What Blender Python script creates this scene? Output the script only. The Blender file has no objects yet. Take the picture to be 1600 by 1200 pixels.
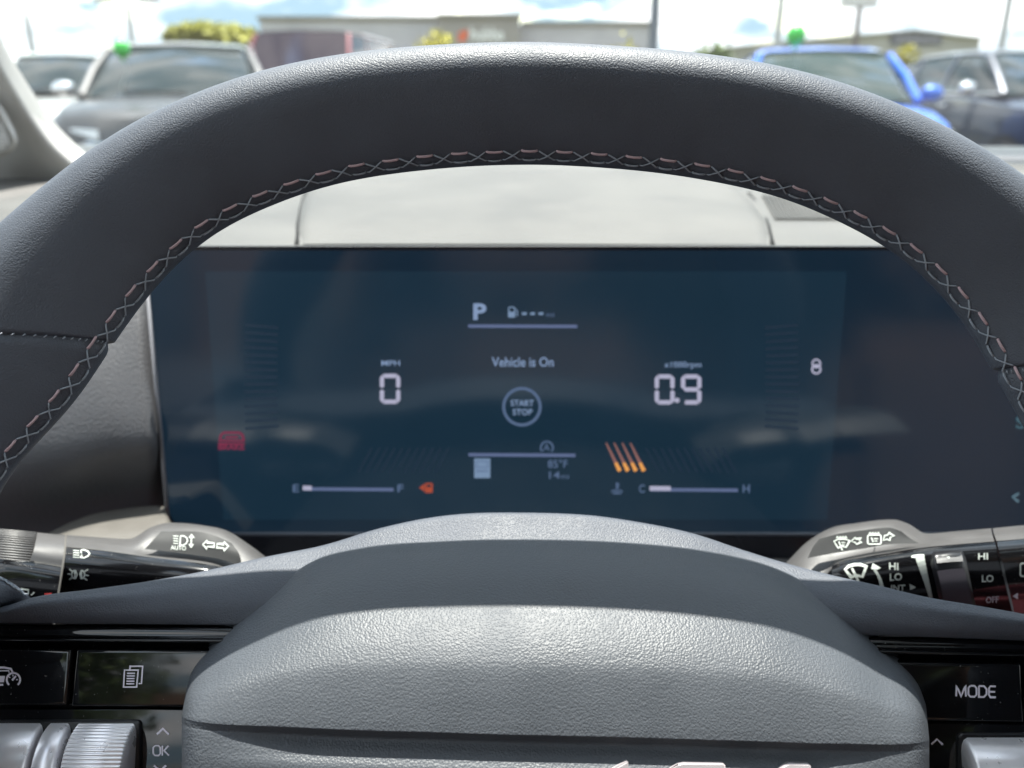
import bpy, bmesh, math, random
import numpy as np
from mathutils import Vector, Matrix
from mathutils.bvhtree import BVHTree
R = math.radians
random.seed(7); rng = np.random.default_rng(7)
scn = bpy.context.scene
col = scn.collection

# ------------------------------------------------------------------ camera
TH = R(19.4); F_PX = 1300.0; CAM = np.array([0.0, 0.0, 1.25])
cd = bpy.data.cameras.new('camera'); cam = bpy.data.objects.new('camera', cd); col.objects.link(cam)
cam.location = CAM; cam.rotation_euler = (R(90) - TH, 0, 0)
cd.sensor_width = 36; cd.lens = 36 * F_PX / 1600; cd.clip_start = 0.01; cd.clip_end = 3000
cd.dof.use_dof = True; cd.dof.focus_distance = 0.236; cd.dof.aperture_fstop = 11.5
scn.camera = cam
# ------------------------------------------------------------------ sky, sun, exposure
SUN_EL, SUN_AZ = R(76.0), R(2.0)      # azimuth from straight ahead (+Y) towards +X
EXPO = 3.0
w = bpy.data.worlds.new('World'); scn.world = w; w.use_nodes = True
nt = w.node_tree; nt.nodes.clear()
def N(tree, t, **kw):
    n = tree.nodes.new(t)
    for k, v in kw.items(): setattr(n, k, v)
    return n
sky = N(nt, 'ShaderNodeTexSky', sky_type='NISHITA', sun_disc=False, sun_elevation=SUN_EL, sun_rotation=SUN_AZ)
sky.air_density = 2.0; sky.dust_density = .5; sky.ozone_density = 1.6
tc = N(nt, 'ShaderNodeTexCoord'); mp = N(nt, 'ShaderNodeMapping'); mp.inputs['Scale'].default_value = (1.0, 1.0, 3.2)
ns = N(nt, 'ShaderNodeTexNoise'); ns.inputs['Scale'].default_value = 5.2; ns.inputs['Detail'].default_value = 7; ns.inputs['Roughness'].default_value = .58; ns.inputs['Distortion'].default_value = .35
cr = N(nt, 'ShaderNodeValToRGB'); cr.color_ramp.elements[0].position = .26; cr.color_ramp.elements[1].position = .44
ns2 = N(nt, 'ShaderNodeTexNoise'); ns2.inputs['Scale'].default_value = 7; ns2.inputs['Detail'].default_value = 5
cr2 = N(nt, 'ShaderNodeValToRGB'); cr2.color_ramp.elements[0].position = .42; cr2.color_ramp.elements[0].color = (5.2, 5.7, 6.3, 1); cr2.color_ramp.elements[1].position = .6; cr2.color_ramp.elements[1].color = (9, 9, 9, 1)
cr2.color_ramp.elements[0].color = (.25, .36, .44, 1); cr2.color_ramp.elements[1].color = (1, 1, 1, 1)
mul = N(nt, 'ShaderNodeVectorMath', operation='SCALE'); mul.inputs['Scale'].default_value = 2.3
mx = N(nt, 'ShaderNodeMix', data_type='RGBA')
bg = N(nt, 'ShaderNodeBackground'); bg.inputs['Strength'].default_value = 0.15
wo = N(nt, 'ShaderNodeOutputWorld')
L = nt.links.new
L(tc.outputs['Generated'], mp.inputs['Vector']); L(mp.outputs[0], ns.inputs['Vector']); L(mp.outputs[0], ns2.inputs['Vector'])
L(ns.outputs['Fac'], cr.inputs[0]); L(ns2.outputs['Fac'], cr2.inputs[0]); L(cr2.outputs[0], mul.inputs[0])
L(cr.outputs[0], mx.inputs['Factor']); L(sky.outputs[0], mx.inputs['A']); L(mul.outputs[0], mx.inputs['B'])
L(mx.outputs['Result'], bg.inputs['Color']); L(bg.outputs[0], wo.inputs[0])
sd = bpy.data.lights.new('sun', 'SUN'); sun = bpy.data.objects.new('sun', sd); col.objects.link(sun)
sd.energy = 2.0; sd.angle = R(.55); sd.color = (1.0, .95, .87)
SDIR = Vector((math.sin(SUN_AZ) * math.cos(SUN_EL), math.cos(SUN_AZ) * math.cos(SUN_EL), math.sin(SUN_EL)))
sun.rotation_euler = SDIR.to_track_quat('Z', 'Y').to_euler()
scn.view_settings.view_transform = 'Standard'; scn.view_settings.look = 'None'
scn.view_settings.exposure = EXPO; scn.view_settings.gamma = 1; scn.view_settings.use_curve_mapping = False
scn.cycles.max_bounces = 10; scn.cycles.transparent_max_bounces = 16; scn.cycles.caustics_reflective = False
scn.cycles.use_denoising = True; scn.cycles.sample_clamp_indirect = 6

# ------------------------------------------------------------------ picture point -> place
FW = np.array([0, math.cos(TH), -math.sin(TH)]); UP = np.array([0, math.sin(TH), math.cos(TH)]); RT = np.array([1., 0, 0])
def ray(px, py): return FW + (px - 800) / F_PX * RT - (py - 600) / F_PX * UP
def P(px, py, d): return CAM + d * ray(px, py)
WA = R(26.0)                                       # lean of the wheel
WN = np.array([0, -math.cos(WA), math.sin(WA)]); WV = np.array([0, math.sin(WA), math.cos(WA)])
WO = P(800, 600, .227)
def on_plane(o, n, px, py):
    r = ray(px, py); return CAM + r * (np.dot(o - CAM, n) / np.dot(r, n))
def Wp(px, py, w=0.0): return on_plane(WO + WN * w * 1e-3, WN, px, py)    # w in mm towards the driver
CA = R(7.8); CN = np.array([0, -math.cos(CA), math.sin(CA)]); CO = P(817, 610, .386)
def Dp(px, py, o=0.0): return on_plane(CO + CN * o * 1e-3, CN, px, py)
def Ypx(px, dist): return (px - 800) / F_PX * dist * 1.0

# ------------------------------------------------------------------ materials
def mat(name, base=(.5, .5, .5), rough=.5, metal=0, spec=.5, coat=0, coat_rough=.03, emit=None, es=1.0, bump=None, vary=None, sheen=0, dust=0):
    m = bpy.data.materials.new(name); m.use_nodes = True; t = m.node_tree; b = t.nodes['Principled BSDF']
    b.inputs['Base Color'].default_value = (*base, 1); b.inputs['Roughness'].default_value = rough; b.inputs['Metallic'].default_value = metal
    b.inputs['Specular IOR Level'].default_value = spec; b.inputs['Coat Weight'].default_value = coat; b.inputs['Coat Roughness'].default_value = coat_rough
    b.inputs['Sheen Weight'].default_value = sheen
    if emit: b.inputs['Emission Color'].default_value = (*emit, 1); b.inputs['Emission Strength'].default_value = es
    c = t.nodes.new('ShaderNodeTexCoord')
    if vary:      # (scale, amount)
        n = t.nodes.new('ShaderNodeTexNoise'); n.inputs['Scale'].default_value = vary[0]; n.inputs['Detail'].default_value = 5
        t.links.new(c.outputs['Object'], n.inputs['Vector'])
        r = t.nodes.new('ShaderNodeMapRange'); r.inputs[1].default_value = .3; r.inputs[2].default_value = .7; r.inputs[3].default_value = 1 - vary[1]; r.inputs[4].default_value = 1 + vary[1]
        t.links.new(n.outputs['Fac'], r.inputs[0])
        v = t.nodes.new('ShaderNodeVectorMath'); v.operation = 'SCALE'; v.inputs[0].default_value = base
        t.links.new(r.outputs[0], v.inputs['Scale']); t.links.new(v.outputs[0], b.inputs['Base Color'])
        r2 = t.nodes.new('ShaderNodeMapRange'); r2.inputs[1].default_value = .3; r2.inputs[2].default_value = .7; r2.inputs[3].default_value = rough * .88; r2.inputs[4].default_value = min(1, rough * 1.12)
        t.links.new(n.outputs['Fac'], r2.inputs[0]); t.links.new(r2.outputs[0], b.inputs['Roughness'])
    if dust:
        n = t.nodes.new('ShaderNodeTexNoise'); n.inputs['Scale'].default_value = 1500; n.inputs['Detail'].default_value = 1
        r = t.nodes.new('ShaderNodeValToRGB'); r.color_ramp.elements[0].position = .755; r.color_ramp.elements[0].color = (*base, 1); r.color_ramp.elements[1].position = .80; r.color_ramp.elements[1].color = (.20, .20, .20, 1)
        t.links.new(c.outputs['Object'], n.inputs['Vector']); t.links.new(n.outputs['Fac'], r.inputs[0]); t.links.new(r.outputs[0], b.inputs['Base Color'])
        n2 = t.nodes.new('ShaderNodeTexNoise'); n2.inputs['Scale'].default_value = 45; n2.inputs['Detail'].default_value = 3
        r2 = t.nodes.new('ShaderNodeMapRange'); r2.inputs[1].default_value = .4; r2.inputs[2].default_value = .7; r2.inputs[3].default_value = rough * .8; r2.inputs[4].default_value = rough * 2.4
        t.links.new(c.outputs['Object'], n2.inputs['Vector']); t.links.new(n2.outputs['Fac'], r2.inputs[0]); t.links.new(r2.outputs[0], b.inputs['Roughness'])
    if bump:      # kind, scale, distance (m), strength
        kind, sc, dist, st = bump
        if kind == 'pebble':
            n0 = t.nodes.new('ShaderNodeTexNoise'); n0.inputs['Scale'].default_value = sc * .8; n0.inputs['Detail'].default_value = 2
            t.links.new(c.outputs['Object'], n0.inputs['Vector'])
            ma = t.nodes.new('ShaderNodeVectorMath'); ma.operation = 'MULTIPLY_ADD'; ma.inputs[1].default_value = (.9 / sc,) * 3
            t.links.new(n0.outputs['Color'], ma.inputs[0]); t.links.new(c.outputs['Object'], ma.inputs[2])
            n = t.nodes.new('ShaderNodeTexVoronoi'); n.feature = 'SMOOTH_F1'; n.inputs['Scale'].default_value = sc; n.inputs['Smoothness'].default_value = .6
            t.links.new(ma.outputs[0], n.inputs['Vector']); out = n.outputs['Distance']; inv = True
        else:
            n = t.nodes.new('ShaderNodeTexNoise'); n.inputs['Scale'].default_value = sc; n.inputs['Detail'].default_value = 4
            t.links.new(c.outputs['Object'], n.inputs['Vector']); out = n.outputs['Fac']; inv = False
        bp = t.nodes.new('ShaderNodeBump'); bp.inputs['Distance'].default_value = dist; bp.inputs['Strength'].default_value = st; bp.invert = inv
        t.links.new(out, bp.inputs['Height']); t.links.new(bp.outputs[0], b.inputs['Normal'])
    return m
def lin(c): return tuple(((x / 255 + .055) / 1.055) ** 2.4 if x > 10 else x / 255 / 12.92 for x in c)
def glow(name, rgb, k=1.0):
    return mat(name, (.01, .01, .01), .4, emit=lin(rgb), es=k / 2 ** EXPO)
M = dict(
 leather=mat('smooth_leather', (.070, .080, .100), .50, spec=.45, bump=('pebble', 2300, .00020, .65), vary=(60, .08)),
 pad=mat('airbag_grain', (.060, .067, .078), .50, spec=.42, bump=('pebble', 1600, .00022, .62), vary=(45, .08)),
 trim=mat('spoke_trim_grain', (.072, .080, .098), .52, spec=.35, bump=('pebble', 2100, .00022, .65), vary=(45, .06)),
 dash=mat('dashboard_grain', (.084, .083, .079), .6, spec=.5, bump=('pebble', 1000, .0003, .8), vary=(16, .22)),
 dashlow=mat('lower_dash_grain', (.085, .086, .094), .5, spec=.5, bump=('pebble', 900, .00030, .6), vary=(20, .10)),
 pillar=mat('pillar_grey_plastic', (.44, .435, .415), .6, bump=('noise', 900, .0001, .3), vary=(8, .05)),
 ledge=mat('ledge_plastic', (.105, .098, .088), .55, bump=('noise', 1500, .0001, .4), vary=(60, .08)),
 stalk=mat('stalk_plastic', (.072, .070, .070), .42, spec=.6, bump=('noise', 2600, .0001, .5), vary=(80, .08)),
 stalkface=mat('stalk_face_plastic', (.028, .029, .030), .6, spec=.3, bump=('noise', 2600, .0001, .4), vary=(80, .1)),
 gloss=mat('gloss_black', (.006, .006, .007), .06, spec=.5, coat=.15, coat_rough=.02, dust=1),
 black=mat('satin_black', (.012, .012, .014), .35, vary=(60, .1)),
 bezel=mat('bezel_black', (.012, .013, .018), .22, spec=.5, vary=(30, .1)),
 silver=mat('satin_silver', (.90, .88, .91), .30, metal=.5, vary=(200, .03)),
 chrome=mat('chrome', (.85, .85, .86), .06, metal=1),
 emblem=mat('emblem_metal', (.40, .37, .385), .35, metal=.25, vary=(100, .03)),
 white=mat('white_print', (.50, .54, .50), .6),
 greyprint=mat('backlit_print', (.62, .60, .68), .5),
 thread_rose=mat('rose_thread', (.50, .36, .38), .7, bump=('noise', 2500, .0002, .6)),
 thread_grey=mat('grey_thread', (.28, .31, .35), .7, bump=('noise', 2500, .0002, .6)),
 rubber=mat('rubber', (.02, .02, .02), .7, vary=(10, .1)),
 fabric=mat('headliner_fabric', (.55, .53, .50), .95, bump=('noise', 300, .0005, .5), vary=(6, .05)),
 seat=mat('brown_reflection_leather', (.34, .20, .14), .5, bump=('pebble', 400, .0005, .5), vary=(8, .2)),  # brown made up, mirrored in place of the driver's hands
 seatred=mat('red_reflection_fabric', (.13, .02, .03), .75, bump=('noise', 500, .0005, .5), vary=(8, .15)),  # red made up, mirrored in place of the driver's clothes
)
def glass_mat(name, tint=(.93, .96, .95), k=1.5):
    m = bpy.data.materials.new(name); m.use_nodes = True; t = m.node_tree; t.nodes.clear()
    o = t.nodes.new('ShaderNodeOutputMaterial'); tr = t.nodes.new('ShaderNodeBsdfTransparent'); tr.inputs[0].default_value = (*tint, 1)
    gl = t.nodes.new('ShaderNodeBsdfGlossy'); gl.inputs['Roughness'].default_value = .03
    fr = t.nodes.new('ShaderNodeFresnel'); fr.inputs[0].default_value = 1.5
    mu = t.nodes.new('ShaderNodeMath'); mu.operation = 'MULTIPLY'; mu.inputs[1].default_value = k; mu.use_clamp = True
    mi = t.nodes.new('ShaderNodeMixShader'); t.links.new(fr.outputs[0], mu.inputs[0]); t.links.new(mu.outputs[0], mi.inputs[0])
    t.links.new(tr.outputs[0], mi.inputs[1]); t.links.new(gl.outputs[0], mi.inputs[2]); t.links.new(mi.outputs[0], o.inputs[0]); return m
M['groove'] = mat('groove_grey', (.03, .031, .032), .9, spec=.2)
M['trimbrown'] = mat('brown_reflection_trim', (.34, .215, .15), .8, bump=('noise', 300, .0005, .5))  # brown made up for warm reflections in the gloss buttons
M['windshield'] = glass_mat('windshield_glass', (.84, .87, .87), 1.3)

# ------------------------------------------------------------------ object helpers
def link(name, me, m, parent=None, smooth=True):
    o = bpy.data.objects.new(name, me); col.objects.link(o)
    if m is not None:
        for mm in (m if isinstance(m, list) else [m]): me.materials.append(mm)
    if smooth:
        me.polygons.foreach_set('use_smooth', [True] * len(me.polygons))
    if parent is not None: o.parent = parent
    return o
def obj(name, verts, faces, m, parent=None, smooth=True, face_cam=False, sharp=None):
    loc = np.array(parent.matrix_basis.translation) if parent is not None else None
    v = np.asarray(verts, float)
    if parent is not None:
        q = parent
        while q is not None: v = v - np.array(q.location); q = q.parent
    me = bpy.data.meshes.new(name); me.from_pydata([tuple(a) for a in v], [], [tuple(int(i) for i in f) for f in faces]); me.validate(); me.update()
    if face_cam:
        s = 0
        base = np.asarray(verts, float)
        for p in list(me.polygons)[::max(1, len(me.polygons) // 200)]:
            c = base[list(p.vertices)].mean(0); s += np.dot(np.array(p.normal), CAM - c) * p.area
        if s < 0: me.flip_normals()
    o = link(name, me, m, parent, smooth)
    if sharp: me.set_sharp_from_angle(angle=R(sharp))
    return o
def bmobj(name, bm, m, parent=None, smooth=True, sharp=35):
    me = bpy.data.meshes.new(name)
    if parent is not None:
        off = Vector((0, 0, 0)); q = parent
        while q is not None: off += q.location; q = q.parent
        bmesh.ops.translate(bm, verts=bm.verts, vec=-off)
    bmesh.ops.recalc_face_normals(bm, faces=bm.faces)
    bm.to_mesh(me); bm.free(); o = link(name, me, m, parent, smooth)
    if smooth and sharp: me.set_sharp_from_angle(angle=R(sharp))
    return o
def thing(name, label, cat, loc=(0, 0, 0), group=None, rz=0):
    o = bpy.data.objects.new(name, None); col.objects.link(o); o.location = tuple(float(a) for a in loc); o.empty_display_size = .1
    o.rotation_euler = (0, 0, rz); o['label'] = label; o['category'] = cat
    if group: o['group'] = group
    return o
def tag(o, label=None, cat=None, group=None, kind=None):
    if label: o['label'] = label
    if cat: o['category'] = cat
    if group: o['group'] = group
    if kind: o['kind'] = kind
    return o
def cr_spline(pts, n, closed=False):
    p = np.asarray(pts, float)
    d = np.r_[0, np.cumsum(np.linalg.norm(np.diff(p, axis=0), axis=1) + 1e-9)]; d /= d[-1]
    return cr_eval(p, d, np.linspace(0, 1, n))
def cr_eval(p, d, s):
    p = np.asarray(p, float); m = np.zeros_like(p); h = np.diff(d)
    sl = np.diff(p, axis=0) / h[:, None]
    m[0] = sl[0]; m[-1] = sl[-1]
    for i in range(1, len(p) - 1):
        a, b = sl[i - 1], sl[i]
        hm = (h[i] * a + h[i - 1] * b) / (h[i] + h[i - 1])
        m[i] = np.where(a * b > 0, np.sign(a) * np.minimum(np.abs(hm), 2.5 * np.minimum(np.abs(a), np.abs(b))), hm * .25)
    i = np.clip(np.searchsorted(d, s, side='right') - 1, 0, len(p) - 2)
    t = ((s - d[i]) / h[i])[:, None]; hh = h[i][:, None]
    return (2*t**3-3*t**2+1)*p[i] + (t**3-2*t**2+t)*hh*m[i] + (-2*t**3+3*t**2)*p[i+1] + (t**3-t**2)*hh*m[i+1]
def grid_faces(nr, nc, closed=False):
    f = []
    for i in range(nr - 1):
        for j in range(nc - 1 if not closed else nc):
            k = (j + 1) % nc; f.append((i*nc+j, i*nc+k, (i+1)*nc+k, (i+1)*nc+j))
    return f
BV = {}
def patch(name, rows, m, parent, mapf, nc=60, sub=8, sharp=None):
    """rows: polylines of (px, py, depth-like) mapped by mapf; a smooth surface through them"""
    A = np.array([cr_spline(r, nc) for r in rows])
    d = np.arange(len(rows), dtype=float)
    s = np.linspace(0, len(rows) - 1, (len(rows) - 1) * sub + 1)
    G = np.stack([cr_eval(A[:, j], d, s) for j in range(nc)], 1)
    V = np.array([mapf(*q) for q in G.reshape(-1, 3)])
    F = grid_faces(len(s), nc)
    o = obj(name, V, F, m, parent, face_cam=True, sharp=sharp)
    BV[name] = BVHTree.FromPolygons([tuple(v) for v in V], F)
    return o
def surf(names, lift=.00015):
    """mapping of a picture point to the visible surface of the named patches"""
    if isinstance(names, str): names = [names]
    def f(px, py):
        r = Vector(ray(px, py)).normalized(); best = None
        for n in names:
            h = BV[n].ray_cast(Vector(CAM), r)
            if h[0] is not None and (best is None or h[3] < best[3]): best = h
        if best is None: return None
        nn = best[1] if best[1].dot(r) < 0 else -best[1]
        return np.array(best[0] + nn * lift)
    return f
def reg(name, o):
    me = o.data; off = np.zeros(3); q = o.parent
    while q is not None: off += np.array(q.location); q = q.parent
    BV[name] = BVHTree.FromPolygons([tuple(np.array(v.co) + off) for v in me.vertices], [tuple(p.vertices) for p in me.polygons])

# ---- flat prints: strokes, fills and lettering laid onto a surface
def ribbon(pts, wd, closed=False, step=6):
    p = [np.array(a, float) for a in pts]
    if closed: p = p + [p[0]]
    q = [p[0]]
    for a, b in zip(p[:-1], p[1:]):
        n = max(1, int(np.linalg.norm(b - a) / step))
        q += [a + (b - a) * k / n for k in range(1, n + 1)]
    q = np.array(q); t = np.zeros_like(q)
    t[1:-1] = q[2:] - q[:-2]; t[0] = q[1] - q[0]; t[-1] = q[-1] - q[-2]
    if closed: t[0] = t[-1] = q[1] - q[-2]
    l = np.linalg.norm(t, axis=1)[:, None]; t = t / np.where(l < 1e-6, 1, l); nn = np.stack([-t[:, 1], t[:, 0]], 1)
    # mitre
    k = np.ones(len(q))
    for i in range(1, len(q) - 1):
        a = q[i] - q[i-1]; a /= np.linalg.norm(a) + 1e-9; k[i] = 1 / max(.55, abs(np.dot(a, t[i])))
    wv = np.asarray(wd) if np.ndim(wd) else np.full(len(q), wd)
    if len(wv) != len(q): wv = np.interp(np.linspace(0, 1, len(q)), np.linspace(0, 1, len(wv)), wv)
    A = q + nn * (wv * k / 2)[:, None]; B = q - nn * (wv * k / 2)[:, None]
    V = np.empty((2 * len(q), 2)); V[0::2] = A; V[1::2] = B
    return V, [(2*i, 2*i+1, 2*i+3, 2*i+2) for i in range(len(q) - 1)]
def mark(name, shapes, mapf, m, parent):
    V = []; F = []
    for s in shapes:
        if s[0] == 'l': v, f = ribbon(s[1], s[2], len(s) > 3 and s[3])
        elif s[0] == 'f': v = np.array(s[1], float); f = [tuple(range(len(v)))]
        elif s[0] == 't': v, f = s[1], s[2]
        q = [mapf(*a) for a in v]
        if any(a is None for a in q):
            bad = {i for i, a in enumerate(q) if a is None}
            f = [g for g in f if not (set(g) & bad)]; q = [a if a is not None else np.zeros(3) for a in q]
            if not f: continue
        b = len(V); V += q; F += [tuple(i + b for i in g) for g in f]
    if not V: return None
    used = sorted({i for f in F for i in f}); mpx = {k: i for i, k in enumerate(used)}
    return obj(name, [V[i] for i in used], [tuple(mpx[i] for i in f) for f in F], m, parent, smooth=False, face_cam=True)
def circ(cx, cy, r, n=20, a0=0, a1=360, ry=None):
    ry = ry or r
    return [(cx + r * math.cos(R(a0 + (a1 - a0) * i / n)), cy + ry * math.sin(R(a0 + (a1 - a0) * i / n))) for i in range(n + (a1 - a0 < 360))]
def text(s, x0, y0, x1, y1, slope=0.0, shear=0.0, bold=0.0):
    """lettering filling the box x0..x1, y0 (top)..y1 (bottom)"""
    cu = bpy.data.curves.new('t', 'FONT'); cu.body = s; cu.resolution_u = 3; cu.offset = bold
    ob = bpy.data.objects.new('t', cu); me = bpy.data.meshes.new_from_object(ob)
    v = np.array([tuple(a.co)[:2] for a in me.vertices]); f = [tuple(p.vertices) for p in me.polygons]
    bpy.data.objects.remove(ob); bpy.data.curves.remove(cu); bpy.data.meshes.remove(me)
    lo, hi = v.min(0), v.max(0); u = (v - lo) / (hi - lo)
    X = x0 + u[:, 0] * (x1 - x0) + shear * u[:, 1]; Y = y1 - u[:, 1] * (y1 - y0) + slope * (X - x0)
    return ('t', np.stack([X, Y], 1), f)
def block(name, poly, mapf, w_top, w_base, m, parent, bev=.6, seg=3):
    """a solid of outline poly (picture points) between two depths, edges rounded"""
    bm = bmesh.new(); a = [bm.verts.new(mapf(x, y, w_top)) for x, y in poly]; n = len(a)
    tv = np.array([np.array(q.co) for q in a]); nrm = WN if mapf is Wp else CN
    b = [bm.verts.new(tuple(tv[i] + nrm * (w_base - w_top) * 1e-3)) for i in range(n)]
    top = bm.faces.new(a)
    for i in range(n): bm.faces.new((a[i], b[i], b[(i+1) % n], a[(i+1) % n]))
    bm.faces.new(list(reversed(b)))
    if bev: bmesh.ops.bevel(bm, geom=list(top.edges), offset=bev * 1e-3, segments=seg, profile=.6, affect='EDGES')
    bmesh.ops.recalc_face_normals(bm, faces=bm.faces)
    o = bmobj(name, bm, m, parent); return o
def rrect(x0, y0, x1, y1, r, n=4):
    p = []
    for cx, cy, a in ((x1-r, y0+r, -90), (x1-r, y1-r, 0), (x0+r, y1-r, 90), (x0+r, y0+r, 180)):
        p += [(cx + r*math.cos(R(a + 90*i/n)), cy + r*math.sin(R(a + 90*i/n))) for i in range(n+1)]
    return p
def tube(path, rad, n=6, cap=True):
    p = np.asarray(path, float); k = len(p); V = []; F = []
    t = np.zeros_like(p); t[1:-1] = p[2:] - p[:-2]; t[0] = p[1] - p[0]; t[-1] = p[-1] - p[-2]
    rad = np.full(k, rad) if np.ndim(rad) == 0 else np.asarray(rad)
    up = np.array([.12, .31, .94])
    for i in range(k):
        a = t[i] / np.linalg.norm(t[i]); x = np.cross(a, up)
        if np.linalg.norm(x) < 1e-3: x = np.cross(a, [1, 0, 0])
        x /= np.linalg.norm(x); y = np.cross(a, x)
        V += [p[i] + rad[i] * (math.cos(2*math.pi*j/n) * x + math.sin(2*math.pi*j/n) * y) for j in range(n)]
    F = grid_faces(k, n, True)
    if cap: F += [tuple(range(n))[::-1], tuple((k-1)*n + j for j in range(n))]
    return V, F
def join(parts):
    V = []; F = []
    for v, f in parts: b = len(V); V += list(v); F += [tuple(i + b for i in g) for g in f]
    return V, F
def boxg(x0, x1, y0, y1, z0, z1):
    V = [(x, y, z) for z in (z0, z1) for y in (y0, y1) for x in (x0, x1)]
    return V, [(0, 2, 3, 1), (4, 5, 7, 6), (0, 1, 5, 4), (2, 6, 7, 3), (0, 4, 6, 2), (1, 3, 7, 5)]
def bevbox(name, b, m, parent, bev=.01, seg=2):
    v, f = boxg(*b); bm = bmesh.new(); vs = [bm.verts.new(a) for a in v]
    for g in f: bm.faces.new([vs[i] for i in g])
    if bev: bmesh.ops.bevel(bm, geom=list(bm.edges), offset=bev, segments=seg, affect='EDGES')
    return bmobj(name, bm, m, parent)

# =================================================================== THE CAR PARK
asph = mat('asphalt', (.055, .055, .057), .9, bump=('noise', 90, .004, .5), vary=(.4, .25))
def plane(name, x0, x1, y0, y1, z, m, n=2):
    xs = np.linspace(x0, x1, n); ys = np.linspace(y0, y1, n)
    return tag(obj(name, [(x, y, z) for y in ys for x in xs], grid_faces(n, n), m, smooth=False), kind='structure')
plane('ground', -1500, 1500, -1500, 1500, 0.0, mat('dry_grass_ground', (.10, .11, .05), .95, vary=(.3, .3)))
plane('parking_lot', -70, 70, -30, 38, .004, asph)
linem = mat('painted_line', (.75, .75, .72), .7, vary=(3, .1))
for i in range(-9, 10):
    tag(obj('parking_line', *boxg(i*3.1 - .05 + 1.6, i*3.1 + .05 + 1.6, 5.2, 10.2, .006, .010), linem, smooth=False), kind='structure')

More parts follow.
